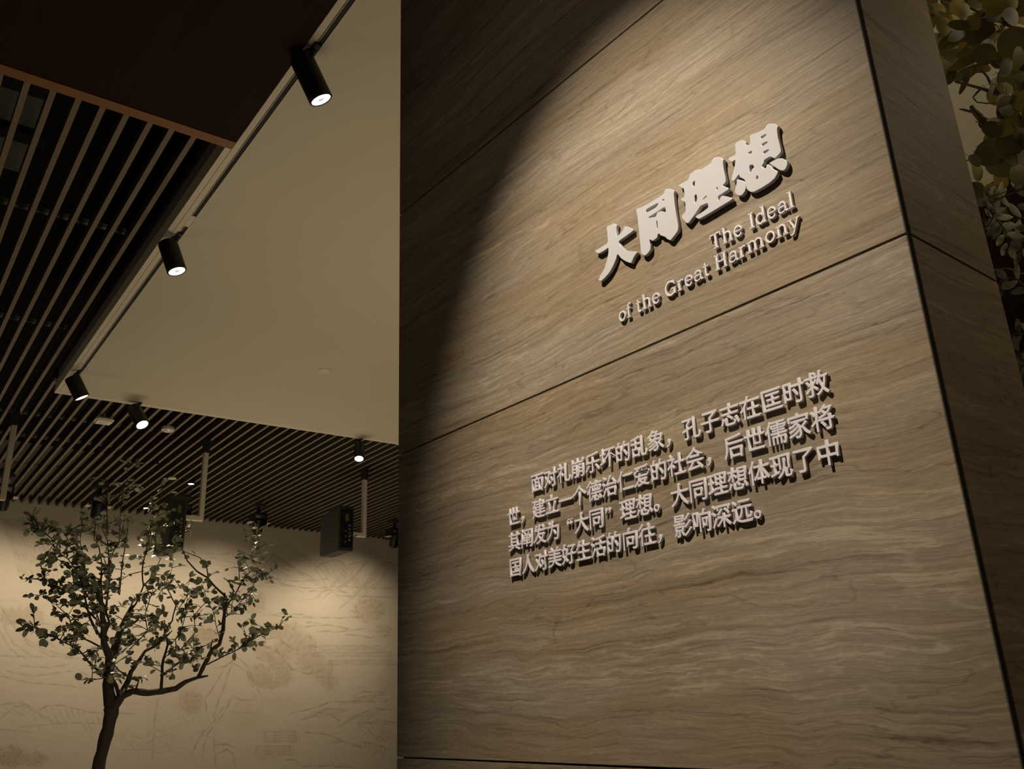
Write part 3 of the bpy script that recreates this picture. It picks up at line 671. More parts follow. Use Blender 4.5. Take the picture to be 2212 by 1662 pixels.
round_det(363, 925, .072, .045, 'round ivory detector with a small blue light, right of the far spotlight', True)
round_det(372, 1033, .058, .02, 'small thin round detector between the slats above the hanging projector', False)
d = onZ(341, 994, ZS); b = MB(); b.tube([d + np.array([0, 0, .02]), d - np.array([0, 0, .03])], .008, 8); b.lathe(d - np.array([0, 0, .06]), (0, 0, 1), [(0, .012), (.03, .014)], 10)
b.build('sprinkler', M['black'], None, label='tiny black sprinkler head hanging between the brown slats', cat='sprinkler')

# ------------------------------------------------------------------ wall-washing spotlights near the mural
wl = ['first black wall-washing lamp, cut by the white bracket at the edge', 'black wall-washing lamp above the crown of the tree', 'black wall-washing lamp half hidden behind the hanging projector', 'black wall-washing lamp above the rightmost tip of the tree', 'black wall-washing lamp cut off by the edge of the stone wall']
for (px, py), lb in zip(((28, 1052), (225, 1062), (402, 1082), (562, 1098), (852, 1122)), wl):
    A = onZ(px, py, ZS); t = ((A[1] - w0[1]) / wd[1]); Aw = w0 + wd * t; A = Aw + wn * 1.75; A[2] = ZS
    # keep its picture column
    pA = proj(A)[0]; A = A + wd * ((px - pA) / (F / (R @ (A - EYE))[2]) / .85)
    r = empty('wall_washer', A, lb, 'spotlight', 'black wall-washing lamps before the mural')
    b = MB(); b.abox((-.07, -.07, -.03), (.07, .07, .05)); b.build('mount', M['black2'], r)
    b = MB(); b.tube([(0, 0, -.02), (0, 0, -.13)], .022, 10); b.build('stem', M['black2'], r)
    b = MB(); b.abox((-.1, -.07, -.14), (.1, .07, -.115)); b.abox((-.1, -.078, -.26), (.1, -.070, -.12)); b.abox((-.1, .070, -.26), (.1, .078, -.12)); b.build('yoke', M['black'], r)
    for sy in (-.1, .1):
        b = MB(); b.box((-.02, sy, -.232), (.05, 0, 0), (0, .03, 0), (0, 0, .004)); b.build('wing', M['bracket'], r)
    axv = np.array([.35, 0, -1.0]); axv /= np.linalg.norm(axv)
    b = MB(); b.lathe(np.array([-.03, 0, -.18]), axv, [(0, .04), (.01, .062), (.15, .066), (.19, .055), (.205, .03)], 22); b.build('head', M['black'], r, True)
    P0 = A + axv * .40
    r.scale = (1.35, 1.35, 1.35)
    spot('wall_washer_lamp', P0 + np.array([.02, 0, 0]), P0 + (-wn) * 1.35 + np.array([0, 0, -1.5]), 92, 108, 1.0, (1.0, .87, .66), .05)
A = w0 + wd * 4.95 + wn * 1.7; 
spot('wall_washer_lamp', (A[0], A[1], 4.3), (A[0] - wn[0] * 1.35, A[1] - wn[1] * 1.35, 2.55), 125, 98, 1.0, (1.0, .87, .66), .05)

# ------------------------------------------------------------------ projectors on brackets
def hanger(px_top, px_bot, X, arm_to, label):
    top = onX(*px_top, X); bot = onX(*px_bot, X); y = (top[1] + bot[1]) / 2
    r = empty('projector_bracket', (X, y, ZS), label, 'bracket', 'white angled brackets that carry the projectors')
    zb = bot[2] - ZS + .03
    b = MB(); b.abox((-.035, -.028, zb), (.035, .028, -.16)); b.build('post', M['bracket'], r, bevel=.004)
    b = MB(); b.abox((-.045, -.036, -.17), (.045, .036, -.004)); b.build('sleeve', M['black2'], r)
    b = MB(); b.abox((-.035, .028, zb), (.035, arm_to - y, zb + .055)); b.build('arm', M['bracket'], r, bevel=.004)
    return r
hanger((23, 905), (14, 1088), 10.60, 0.25, 'white angled projector bracket cut off by the left edge of the view')
hanger((441, 960), (438, 1132), 10.72, -3.062, 'white angled bracket behind the projector over the tree')
hanger((784, 1020), (789, 1166), 11.07, -5.432, 'white angled bracket behind the projector near the stone wall')
def projector(x0, x1, y0, y1, z0, z1, label, cable):
    r = empty('projector', (x0, y0, z0), label, 'projector', 'black projectors hanging on edge')
    L, W_, H = x1 - x0, y0 - y1, z1 - z0       # body spans +x, -y, +z from the empty
    # casing with chamfered top far corner
    prof = [(0, 0), (L, 0), (L, H * .82), (L - .03, H * .90), (L * .50, H), (0, H)]
    b = MB(); n = len(prof)
    vs = [(x, 0, z) for x, z in prof] + [(x, -W_, z) for x, z in prof]
    b.add(vs, [tuple(range(n)), tuple(range(n, 2 * n))[::-1]] + [(i, (i + 1) % n, n + (i + 1) % n, n + i) for i in range(n)])
    b.build('casing', M['projector'], r, bevel=.012)
    b = MB(); b.abox((-.008, -W_ + .02, .04), (.0, -.02, H - .05)); b.build('rear_panel', M['black'], r, bevel=.003)
    b = MB(); b.abox((-.012, -W_ * .62, H * .66), (-.008, -W_ * .40, H * .82)); b.build('label_sticker', M['yellow'], r)
    b = MB()
    for k in range(5): b.abox((-.02, -W_ * .75, H * (.22 + .08 * k)), (-.008, -W_ * .62, H * (.26 + .08 * k)))
    for k in range(3): b.lathe((-.024, -W_ * .42, H * (.20 + .12 * k)), (1, 0, 0), [(0, .008), (.016, .010)], 10)
    b.build('connector', M['logo'], r)
    b = MB(); b.abox((L * .15, 0, H * .93), (L * .4, .004, H * .95)); b.build('vent', M['black'], r)
    # vertical maker's lettering: nine tiny raised characters, too small to read
    b = MB()
    for k in range(9):
        zc_ = H * .20 + k * H * .030; b.abox((L * .52, .0002, zc_), (L * .56, .003, zc_ + .0045)); b.abox((L * .52, .0002, zc_), (L * .53, .003, zc_ + .012 - .003 * (k % 2))); 
        if k % 3: b.abox((L * .55, .0002, zc_), (L * .56, .003, zc_ + .012))
    b.build('lettering', M['logo'], r, label='tiny silver vertical lettering')
    if cable:
        b = MB(); b.tube([np.array(p) for p in cable], .006, 6); b.build('cable', M['wire'], r)
    b = MB(); b.tube([(-.012, -W_ * .4, H * .45), (-.05, -W_ * .6, H * .38), (-.06, -W_ * .9, H * .30), (-.02, -W_ - .04, H * .36)], .006, 6); b.build('cord', M['black2'], r)
projector(10.52, 11.12, -2.88, -3.06, 3.31, 3.94, 'black projector hanging on edge over the crown of the tree', None)
projector(10.90, 11.50, -5.21, -5.43, 3.495, 4.11, 'black projector hanging on edge before the mural, near the stone wall', None)
p0 = onX(412, 1133, 10.7); p1 = onX(411, 1157, 10.7); p2 = onX(408, 1186, 10.7)
b = MB(); b.tube([p0 + np.array([0, 0, .05]), p0, p1], .010, 8); b.tube([p1, (p1 + p2) / 2, p2], .004, 6)
b.build('hanging_cord', M['wire'], None, label='thin white cord hanging below the bracket by the projector', cat='cord')

# ------------------------------------------------------------------ the potted tree before the mural
TX = 8.0
def T(x, y, d=0.0): return onX(x / 2.7156, 1050 + y / 2.7156, TX + d)
PPM = F / 9.0
def pr(w): return w / 2.7156 / 2 / 205.0      # px diameter in crop -> radius in metres
rt = random.Random(11)
base = T(577, 1662, 0); base[2] = 0
tree = empty('indoor_tree', base, 'slender dark-barked tree with small round leaves, standing before the mural', 'tree')
def tpart(b, name, m, **k):
    o = b.build(name, M[m], None, True, **k); o.parent = tree; o.matrix_parent_inverse = Matrix.Translation(-tree.location); return o
twigs = []
def limb(name, pts, d0=0.0, d1=0.0, leafy=1, label=None, solid=True):
    n = len(pts); P3 = []; Rr = []; w_last = 8
    fill = []
    for i, p in enumerate(pts):
        w = p[2] if len(p) > 2 else max(2.2, w_last * .75); w_last = w; fill.append((p[0], p[1], w))
    for i in range(n - 1):
        (x0, y0, wa), (x1, y1, wb) = fill[i], fill[i + 1]; m = max(1, int(math.hypot(x1 - x0, y1 - y0) / 28))
        for k in range(m):
            t = k / m; jx = rt.uniform(-2.2, 2.2) if (i or k) else 0; tt = (i + t) / (n - 1)
            P3.append(T(x0 + (x1 - x0) * t + jx, y0 + (y1 - y0) * t, d0 + (d1 - d0) * tt)); Rr.append(pr(wa + (wb - wa) * t) * rt.uniform(.92, 1.12))
    P3.append(T(fill[-1][0], fill[-1][1], d1)); Rr.append(pr(fill[-1][2]) * .8)
    if leafy: twigs.append((P3, leafy))
    b = MB(); b.tube(P3, Rr, 10 if fill[0][2] > 14 else 6); return tpart(b, name, 'bark')
# trunk down to the floor
tp = [(577, 1662), (600, 1560), (625, 1460), (645, 1380), (655, 1310)]
b = MB(); low = T(577, 1662)
P3 = [np.array([low[0], low[1] + .10, 0]), np.array([low[0], low[1] + .07, .5]), low]; Rr = [pr(80), pr(64), pr(56)]
for (x, y), w in zip([(590, 1600), (596, 1560), (612, 1505), (622, 1460), (636, 1420), (645, 1380), (650, 1340), (655, 1300)], (54, 50, 56, 60, 52, 56, 62, 66)): P3.append(T(x + 4 * math.sin(y), y)); Rr.append(pr(w))
b.tube(P3, Rr, 14); tpart(b, 'trunk', 'bark')
BR = [
 ([(655, 1310, 56), (635, 1200, 50), (635, 1100, 46), (650, 1020, 42), (680, 940, 36), (700, 860, 28), (740, 770, 22), (775, 700, 14)], 0, .25, 1),
 ([(650, 1020, 34), (610, 930, 28), (605, 800, 24), (595, 700, 18), (570, 600, 13), (540, 520, 8)], 0, -.3, 1),
 ([(655, 1310, 46), (720, 1230, 36), (780, 1205, 30), (870, 1215, 30), (950, 1205, 28), (1030, 1190, 26), (1090, 1150, 20), (1160, 1125, 15), (1220, 1115, 9)], 0, -.35, 0),
 ([(1160, 1125, 16), (1200, 1050, 21), (1240, 970, 21), (1285, 930, 18), (1310, 850, 18), (1315, 760, 16), (1325, 700, 17), (1315, 630, 14)], -.3, -.1, 0),
 ([(1235, 980, 8), (1240, 930, 7), (1250, 900, 5)], -.2, -.2, 0),
 ([(1315, 640, 12), (1260, 590, 11), (1220, 540, 9), (1150, 500, 8), (1100, 440, 7), (1080, 390, 5), (1060, 345, 3)], -.1, .1, .5),
 ([(1220, 540, 8), (1210, 470, 6), (1170, 420, 5), (1090, 390, 4), (1010, 350, 3)], -.1, .2, .5),
 ([(1330, 700, 9), (1370, 650, 8), (1410, 580, 7), (1440, 530, 5), (1490, 480, 3)], -.1, 0, 1),
 ([(1375, 625, 7), (1340, 560, 6), (1310, 540, 4)], -.1, -.1, 1.2),
 ([(1410, 580, 6), (1400, 480, 4), (1450, 430, 4), (1500, 400, 3), (1520, 330, 3), (1500, 275, 3)], 0, .1, 1.6),
 ([(1440, 560, 5), (1500, 540, 4), (1570, 515, 2)], 0, -.1, 1.4),
 ([(1215, 1050, 7), (1290, 1010, 6), (1380, 970, 5), (1450, 920, 4), (1540, 870, 3), (1635, 830, 2)], -.2, -.5, 1.5),
 ([(1315, 780, 6), (1380, 720, 5), (1420, 670, 4), (1460, 640, 3)], -.1, -.2, 1.7),
 ([(1290, 900, 5), (1270, 830, 4), (1255, 740, 3)], -.1, -.3, 1.0),
 ([(945, 1205, 15), (950, 1130, 13), (950, 1060, 12), (970, 980, 11), (985, 930, 10), (965, 860, 8), (965, 790, 6)], -.2, 0, 1),
 ([(680, 1270, 32), (740, 1170, 23), (770, 1090, 18), (820, 1020, 16), (850, 970, 14), (900, 945, 12), (960, 900, 9), (1010, 850, 5)], 0, -.2, 1),
 ([(700, 1240, 16), (680, 1170, 14), (655, 1110, 10), (640, 1060, 8)], 0, -.1, .5),
 ([(795, 1200, 9), (812, 1145, 8), (760, 1125, 7), (700, 1085, 6), (670, 1050, 5)], -.1, -.2, .7),
 ([(575, 870, 13), (530, 780, 10), (505, 690, 8), (490, 600, 6), (450, 500, 5), (400, 430, 4), (330, 380, 3), (300, 310, 3), (250, 270, 2.5), (205, 235, 2)], -.2, -.6, 1.5),
 ([(600, 1100, 12), (545, 1060, 9), (500, 1010, 7), (460, 960, 6), (380, 920, 5), (300, 880, 4), (230, 840, 3), (150, 810, 2)], 0, -.5, 1.6),
 ([(600, 950, 9), (500, 900, 7), (440, 860, 6), (400, 760, 5), (330, 700, 3), (235, 645, 2)], 0, .3, 1.4),
 ([(560, 780, 8), (470, 680, 6), (400, 620, 5), (320, 585, 3), (240, 548, 2)], -.2, .4, 1.4),
 ([(600, 700, 10), (590, 560, 8), (600, 460, 6), (580, 360, 5), (552, 310, 4), (565, 170, 2)], -.1, .3, .8),
 ([(620, 760, 10), (640, 560, 8), (640, 420, 7), (628, 320, 5), (600, 250, 3), (625, 130, 2)], 0, .1, 1),
 ([(660, 1000, 14), (610, 900, 12), (640, 800, 9), (610, 700, 8), (560, 620, 6), (480, 520, 4), (440, 420, 3), (400, 330, 2), (380, 290, 2)], 0, -.3, 1.2),
 ([(700, 640, 8), (710, 520, 6), (730, 380, 5), (750, 260, 3), (752, 180, 2)], .2, .1, .6),
 ([(640, 430, 5), (700, 330, 4), (720, 240, 3), (735, 170, 2)], 0, .2, 1),
 ([(740, 770, 12), (800, 690, 10), (840, 590, 8), (835, 480, 7), (860, 360, 5), (880, 290, 4), (890, 220, 3), (900, 120, 2.5), (960, 60, 2), (1000, 45, 2)], .2, .1, 1),
 ([(840, 590, 7), (900, 520, 6), (940, 430, 4), (965, 380, 2)], .2, .4, 1),
 ([(840, 500, 5), (760, 520, 4), (700, 560, 3)], .1, -.1, 1),
 ([(965, 860, 9), (1010, 790, 7), (1030, 700, 6), (980, 600, 5), (930, 540, 3)], 0, .2, 1.2),
 ([(1000, 940, 6), (1060, 960, 6), (1110, 900, 6), (1145, 860, 5), (1140, 790, 4), (1190, 720, 3)], 0, -.1, 1),
 ([(1030, 1000, 5), (1030, 900, 5), (1070, 830, 4), (1090, 740, 4), (1100, 640, 3), (1110, 560, 2)], 0, .1, 1.3),
 ([(955, 1110, 6), (985, 1090, 6), (1030, 1050, 5), (1080, 1010, 4), (1140, 960, 3), (1200, 940, 2)], -.2, -.4, 2.2),
 ([(690, 1100, 6), (600, 1130, 5), (540, 1140, 3)], 0, -.2, 1.2),
 ([(700, 330, 4), (709, 128, 3.5), (724, 14, 3), (746, -46, 3), (746, -125, 2.5), (736, -190, 2)], .2, .2, .35),
 ([(630, 260, 4), (626, 128, 3.5), (622, 49, 3), (640, 0, 3), (634, -30, 2)], .1, .2, .5),
 ([(740, -20, 3), (700, 40, 3), (690, 110, 2.5)], .2, .3, 1.2),
 ([(480, 560, 5), (490, 420, 4), (470, 330, 3), (480, 230, 2)], -.2, -.1, 1.5),
 ([(1120, 780, 5), (1200, 690, 4), (1250, 680, 4), (1310, 710, 4)], -.1, -.1, 1),
 ([(1050, 720, 4), (1130, 600, 4), (1210, 650, 3), (1180, 570, 2)], 0, .2, 1.2),
 ([(870, 860, 5), (850, 760, 4), (880, 660, 4), (900, 600, 3)], -.2, -.3, 1.6),
 ([(760, 960, 6), (820, 900, 5), (870, 850, 4), (920, 780, 3)], -.1, -.4, 1.4),
 ([(610, 880, 6), (560, 720, 5), (420, 500, 3), (340, 430, 2)], -.3, -.5, 1.5),
 ([(930, 640, 4), (1000, 520, 3), (1020, 440, 2)], .1, .3, 1.2),
 ([(860, 360, 3), (900, 300, 3), (960, 240, 2), (985, 180, 2)], .1, -.1, 1.8),
 ([(1000, 330, 3), (1020, 280, 2), (1060, 290, 2)], .1, 0, 1.2),
]
for pts, a, e, lf in BR: limb('branch', pts, a, e, lf)
def leaf_mesh(name, l, w, fold=.15, curl=.12, tip=1.0):
    b = MB(); st = []
    for k, t in enumerate((0, .12, .35, .6, .82, 1.0)):
        ww = w * (math.sin(math.pi * min(1, t * .92 + .04)) ** (.62 if tip < 1.2 else .9)) if 0 < t < 1 else .002
        y = t * l; z = -curl * l * t * t
        st.append([(-ww / 2, y, z + fold * ww * .5), (0, y, z), (ww / 2, y, z + fold * ww * .5)])
    vs = [v for s_ in st for v in s_]; fs = []
    for i in range(5):
        for j in range(2): fs.append((i * 3 + j, i * 3 + j + 1, (i + 1) * 3 + j + 1, (i + 1) * 3 + j))
    b.add(vs, fs); me = b.mesh(name); me.shade_smooth(); return me
lm = [leaf_mesh('leaf', .068, .050), leaf_mesh('leaf', .060, .044, .3), leaf_mesh('leaf', .052, .044, .05, .3)]
for q in lm: q.materials.append(M['leafA'])
lmB = leaf_mesh('leaf', .050, .038, .2); lmB.materials.append(M['leafB'])
def rot_dir(d, roll, upb):
    d = Vector(d).normalized(); q = d.to_track_quat('Y', 'Z').to_matrix(); return q @ Matrix.Rotation(roll, 3, 'Y')
places = []
twig_b = MB()
for P3, lf in twigs:
    m = len(P3); start = int(m * .25)
    for i in range(start, m):
        for _ in range(1 + (rt.random() < .5 * lf) + (lf > 1.2 and rt.random() < .7)):
            p = P3[i] + np.array([rt.gauss(0, .02), rt.gauss(0, .02), rt.gauss(0, .015)])
            if rt.random() < .56 * lf:       # short side sprig with several leaves
                d = np.array([rt.gauss(0, .6), rt.gauss(0, 1), rt.gauss(.35, .6)]); d /= np.linalg.norm(d); L_ = rt.uniform(.05, .17)
                q = P3[i] + d * L_; mid = P3[i] + d * L_ * .5 + np.array([0, 0, .01]); twig_b.tube([P3[i], mid, q], [.0035, .0028, .0016], 4, False)
                for t in (.35, .55, .75, .9, 1.0):
                    if rt.random() < .82:
                        places.append((P3[i] + d * L_ * t, d * .6 + np.array([rt.gauss(0, .7), rt.gauss(0, .7), rt.gauss(.1, .5)])))
            elif rt.random() < .5:
                places.append((p, np.array([rt.gauss(0, .8), rt.gauss(0, .8), rt.gauss(.15, .6)])))
o = tpart(twig_b, 'twigs', 'bark'); o['kind'] = 'stuff'
rt.shuffle(places)
places = places[:2300]
stuff = MB()
placed = []
for i, (p, d) in enumerate(places):
    rot = rot_dir(d, rt.uniform(-1.2, 1.2), 0).to_4x4(); s = rt.uniform(.62, 1.12)
    mtx = Matrix.Translation(Vector(p)) @ rot @ Matrix.Diagonal((s, s, s, 1)); me = lmB if rt.random() < .15 else rt.choice(lm)
    placed.append((s, mtx, me))
placed.sort(key=lambda a: -a[0])
for s, mtx, me in placed[:300]:
    o = link('leaf', me, None); o.parent = tree; o.matrix_parent_inverse = Matrix.Translation(-tree.location); o.matrix_world = mtx
    o.matrix_basis = mtx
bmx = bmesh.new()
for s, mtx, me in placed[300:]:
    k0 = len(bmx.verts); bmx.from_mesh(me); bmx.verts.ensure_lookup_table()
    for v in bmx.verts[k0:]: v.co = mtx @ v.co
mf = bpy.data.meshes.new('foliage'); bmx.to_mesh(mf); bmx.free(); mf.shade_smooth(); mf.materials.append(M['leafA'])
o = link('foliage', mf, None, kind='stuff'); o.parent = tree; o.matrix_parent_inverse = Matrix.Translation(-tree.location)

# ------------------------------------------------------------------ foliage beyond the stone wall
DR = 4.1
fb = away(2240, 900, DR); fb[2] = 0
fig = empty('broadleaf_tree', fb, 'tree with large round olive-yellow leaves beyond the stone wall', 'tree')
ashb = away(2300, 900, DR + .5); ashb[2] = 0
ash = empty('feather_leaved_tree', ashb, 'shrubby tree with pale feathered leaves, below the large round leaves', 'tree')
def fpart(o, root): o.parent = root; o.matrix_parent_inverse = Matrix.Translation(-root.location); return o
FP = lambda x, y, d=0: away(x, y, DR + d)
b = MB(); tr = [np.array([fb[0], fb[1], 0]), np.array([fb[0], fb[1], 1.6]), FP(2262, 560, .1), FP(2225, 400, .1), FP(2215, 300, .1)]; b.tube(tr, [.05, .042, .035, .03, .026], 10); fpart(b.build('trunk', M['bark2'], None, True), fig)
for pts, w in (([(2225, 400), (2190, 330), (2150, 285), (2125, 262), (2105, 243), (2098, 228)], .020), ([(2105, 243), (2088, 238), (2072, 236)], .006), ([(2215, 300), (2190, 215), (2120, 190), (2062, 176)], .008),
               ([(2212, 220), (2160, 205), (2130, 165), (2118, 150)], .007), ([(2215, 300), (2212, 150), (2190, 60), (2150, 30)], .012), ([(2190, 60), (2100, 20), (2040, -4), (2005, -10)], .006), ([(2120, 190), (2100, 210), (2112, 222), (2155, 222)], .004),
               ([(2225, 400), (2180, 420), (2140, 440)], .005), ([(2212, 150), (2150, 130), (2080, 150)], .005)):
    P3 = []; k = 0
    for (x0, y0), (x1, y1) in zip(pts[:-1], pts[1:]):
        for t in (0, .5): P3.append(FP(x0 + (x1 - x0) * t + rt.uniform(-2, 2), y0 + (y1 - y0) * t + rt.uniform(-2, 2), .05)); k += 1
    P3.append(FP(*pts[-1], .05)); b = MB(); n = len(P3); b.tube(P3, [w * (1 - .6 * i / n) * rt.uniform(.8, 1.25) for i in range(n)], 8); fpart(b.build('branch', M['bark2'], None, True), fig)
def round_leaf(l, w):
    b = MB(); n = 14; rim = [(w / 2 * math.sin(2 * math.pi * k / n) * (1 - .08 * math.cos(2 * math.pi * k / n)), l / 2 - l / 2 * math.cos(2 * math.pi * k / n), .04 * l * math.cos(4 * math.pi * k / n)) for k in range(n)]
    vs = rim + [(0, l * .25, -.03 * l), (0, l * .5, -.045 * l), (0, l * .75, -.03 * l)]
    fs = [(0, 1, n), (0, n, n - 1)]
    ring = [1, 2, 3, 4, 5, 6]; cen = [n, n, n + 1, n + 1, n + 2, n + 2]
    fs += [(1, 2, n), (2, 3, n + 1, n), (3, 4, n + 1), (4, 5, n + 2, n + 1), (5, 6, n + 2), (6, 7, n + 2)]
    fs += [(n - 1, n, n - 2), (n - 2, n, n + 1, n - 3), (n - 3, n + 1, n - 4), (n - 4, n + 1, n + 2, n - 5), (n - 5, n + 2, n - 6), (n - 6, n + 2, n - 7)]
    b.add(vs, fs); b.tube([(0, -l * .35, .0), (0, -l * .15, -.02 * l), (0, 0, 0)], [.0022, .0018, .0014], 4, False)
    me = b.mesh('leaf'); me.shade_smooth(); return me
RL = round_leaf(.10, .086); RLY = RL.copy(); RL.materials.append(M['fig']); RLY.materials.append(M['figY'])
def put_leaf(root, me, x, y, lpx, wpx, ang, depth, tilt, yaw_):
    """leaf centred on (x, y): lpx long, wpx wide, turned ang degrees in the picture plane at its own depth"""
    C = FP(x, y, depth); zc_ = (R @ (C - EYE))[2]; L_, W_ = lpx * zc_ / F, wpx * zc_ / F
    right, down, fwd = R
    a = math.radians(ang); ydir = right * math.cos(a) + down * math.sin(a); ydir = ydir * math.cos(tilt) + fwd * math.sin(tilt)
    xdir = np.cross(ydir, fwd); xdir /= np.linalg.norm(xdir); xdir = xdir * math.cos(yaw_) + np.cross(xdir, ydir) * math.sin(yaw_)
    zdir = np.cross(xdir, ydir)
    m4 = Matrix(((xdir[0], ydir[0], zdir[0], 0), (xdir[1], ydir[1], zdir[1], 0), (xdir[2], ydir[2], zdir[2], 0), (0, 0, 0, 1)))
    sx = W_ / .086 / max(.35, math.cos(yaw_)); sy = L_ / .10 / max(.4, math.cos(tilt))
    if me not in (RL, RLY): sx = W_ / .024 / max(.35, math.cos(yaw_)); sy = L_ / .062 / max(.4, math.cos(tilt))
    l0 = .05 if me in (RL, RLY) else .031
    m4 = Matrix.Translation(Vector(C)) @ m4 @ Matrix.Diagonal((sx, sy, (sx + sy) / 2, 1)) @ Matrix.Translation((0, -l0, 0))
    o = link('leaf', me, None); o.parent = root; o.matrix_parent_inverse = Matrix.Translation(-root.location); o.matrix_basis = m4; return o
k6 = 5.538
big = [ # x, y (crop px), length, width, angle, yellow?
 (430, 120, 280, 230, 15, 1), (800, 60, 260, 170, 80, 1), (160, 90, 170, 90, 20, 1), (175, 270, 190, 110, 60, 1), (70, 250, 160, 60, 80, 1), (600, 60, 180, 110, 10, 0), (900, 150, 400, 180, -20, 0),
 (640, 370, 260, 240, -30, 0), (560, 270, 180, 110, 70, 1), (1050, 520, 330, 280, 40, 0), (1020, 200, 230, 160, 10, 0), (970, 290, 220, 70, -30, 1), (840, 440, 300, 90, -30, 1), (520, 620, 330, 140, -40, 0),
 (370, 420, 260, 110, -35, 0), (230, 380, 220, 70, -40, 1), (220, 520, 150, 90, -60, 1), (480, 740, 300, 100, -25, 1), (300, 700, 180, 120, 60, 0), (700, 650, 220, 180, 30, 0), (850, 720, 180, 130, 60, 1),
 (960, 800, 300, 110, 120, 0), (1130, 860, 240, 150, 100, 0), (480, 960, 290, 55, 110, 0), (790, 1040, 260, 50, 115, 0), (300, 900, 200, 90, 110, 0), (960, 1050, 200, 90, 10, 1), (950, 1250, 260, 180, 90, 0),
 (860, 1520, 260, 160, 20, 0), (1010, 1500, 260, 220, 30, 0), (1110, 1250, 260, 110, 100, 1), (1150, 1000, 160, 200, 20, 0), (400, 300, 200, 90, 20, 0), (740, 540, 220, 110, -20, 0), (1100, 700, 220, 160, 80, 0), (640, 820, 200, 90, 10, 1),
 (1140, 60, 200, 200, 0, 0), (1000, 30, 200, 150, 0, 1), (300, 20, 200, 90, 10, 0), (720, 160, 200, 120, 40, 0)]
for i, (x, y, l, w, a, yl) in enumerate(big):
    put_leaf(fig, RLY if yl else RL, 2000 + x / k6, y / k6, l / k6 * 1.18, w / k6 * 1.3, a, rt.uniform(-.12, .16), rt.uniform(-.5, .5), rt.uniform(-.5, .5))
k4 = 2.969
for x, y, l, w, a, yl in ((1020, 970, 200, 150, -20, 0), (1130, 930, 140, 140, 60, 0), (1090, 1060, 170, 110, 10, 0), (920, 1090, 130, 70, 80, 1), (1190, 1120, 130, 100, 90, 0), (1200, 1040, 120, 90, 60, 0), (1020, 830, 110, 80, 40, 0), (960, 790, 60, 60, 0, 0), (1170, 800, 140, 100, 30, 0), (1110, 830, 120, 90, 70, 1), (1160, 1000, 140, 110, 30, 0), (1100, 690, 120, 110, 80, 0), (1180, 640, 120, 60, 90, 1), (1210, 880, 120, 90, 40, 0), (910, 1030, 90, 60, 30, 0)):
    put_leaf(fig, RLY if yl else RL, 1800 + x / k4, y / k4, l / k4 * 1.15, w / k4 * 1.25, a, rt.uniform(-.12, .16), rt.uniform(-.5, .5), rt.uniform(-.5, .5))
for i in range(150):        # leaves deeper in the crown
    x, y = rt.uniform(1995, 2215), rt.uniform(-30, 430)
    if 165 < y < 395 and x < 2150 - max(0, y - 330) * .3: continue
    put_leaf(fig, RLY if rt.random() < .35 else RL, x, y, rt.uniform(32, 50), rt.uniform(20, 42), rt.uniform(-60, 120), rt.uniform(.2, .75), rt.uniform(-.6, .6), rt.uniform(-.7, .7))
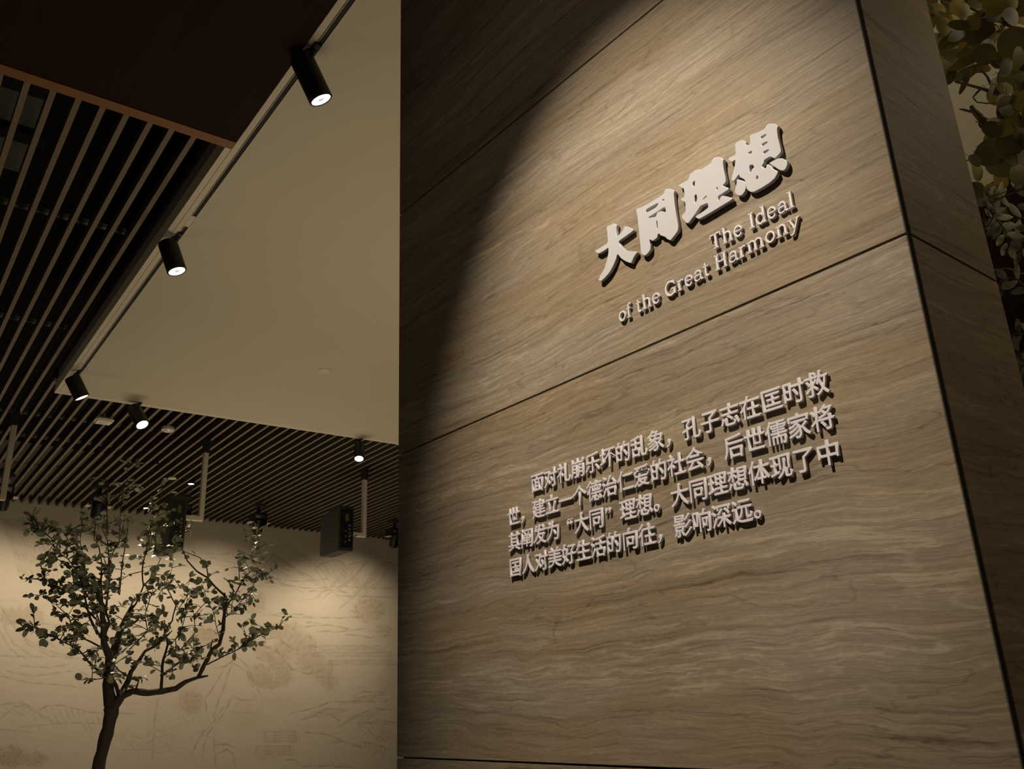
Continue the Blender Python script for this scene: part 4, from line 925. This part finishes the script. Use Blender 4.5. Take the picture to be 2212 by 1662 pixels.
# more of the same crown beyond the frame
for i in range(40):
    put_leaf(fig, RLY if rt.random() < .3 else RL, rt.uniform(2215, 2420), rt.uniform(-120, 420), rt.uniform(30, 55), rt.uniform(25, 45), rt.uniform(0, 180), rt.uniform(-.2, .3), rt.uniform(-.6, .6), rt.uniform(-.6, .6))
AL = leaf_mesh('leaf', .062, .024, .2, .05, 1.5); AL.materials.append(M['ash'])
def spray(pts, n, lpx, wpx, depth):
    P2 = []
    for (x0, y0), (x1, y1) in zip(pts[:-1], pts[1:]):
        for t in (0, .33, .66): P2.append((x0 + (x1 - x0) * t, y0 + (y1 - y0) * t))
    a = math.degrees(math.atan2(pts[-1][1] - pts[-2][1], pts[-1][0] - pts[-2][0])); P2.append(pts[-1]); b = MB(); b.tube([FP(x, y, depth) for x, y in P2], [.004 - .0025 * i / len(P2) for i in range(len(P2))], 6); fpart(b.build('stem', M['bark2'], None, True), ash)
    for i in range(n):
        t = (i + .6) / n * (len(P2) - 1); j = min(int(t), len(P2) - 2); fx_ = t - j; x = P2[j][0] + (P2[j + 1][0] - P2[j][0]) * fx_; y = P2[j][1] + (P2[j + 1][1] - P2[j][1]) * fx_
        a = math.degrees(math.atan2(P2[j + 1][1] - P2[j][1], P2[j + 1][0] - P2[j][0]))
        for s in (-1, 1):
            aa = a + s * rt.uniform(48, 68); l = lpx * rt.uniform(.85, 1.15)
            put_leaf(ash, AL, x + math.cos(math.radians(aa)) * l * .55, y + math.sin(math.radians(aa)) * l * .55, l, wpx * rt.uniform(.85, 1.15), aa, depth, rt.uniform(-.3, .3), rt.uniform(-.5, .5))
    put_leaf(ash, AL, P2[-1][0] + math.cos(math.radians(a)) * lpx * .5, P2[-1][1] + math.sin(math.radians(a)) * lpx * .5, lpx, wpx * 1.1, a, depth, .1, .1)
spray([(2128, 400), (2150, 470), (2172, 500), (2182, 530)], 5, 32, 17, .40)
spray([(2110, 395), (2135, 425), (2160, 420), (2200, 400)], 4, 32, 14, .35)
spray([(2250, 440), (2212, 470), (2180, 478), (2160, 490)], 4, 36, 16, .45)
spray([(2125, 500), (2145, 470), (2150, 455)], 3, 26, 12, .30)
spray([(2250, 470), (2225, 500), (2205, 545)], 4, 32, 15, .42)
spray([(2145, 583), (2178, 580), (2212, 592), (2240, 600)], 0, 30, 14, .40)
spray([(2240, 640), (2212, 615), (2190, 600), (2166, 604), (2150, 622)], 4, 34, 18, .45)
spray([(2280, 700), (2230, 720), (2190, 722), (2176, 735)], 5, 34, 16, .45)
spray([(2290, 770), (2240, 780), (2205, 790)], 4, 34, 12, .45)
spray([(2300, 560), (2260, 620), (2240, 700)], 5, 34, 16, .5)
b = MB(); b.tube([ashb, ashb + np.array([0, 0, 1.6]), FP(2290, 700, .5), FP(2260, 560, .45), FP(2250, 440, .45)], [.03, .025, .018, .012, .006], 8); fpart(b.build('trunk', M['bark2'], None, True), ash)
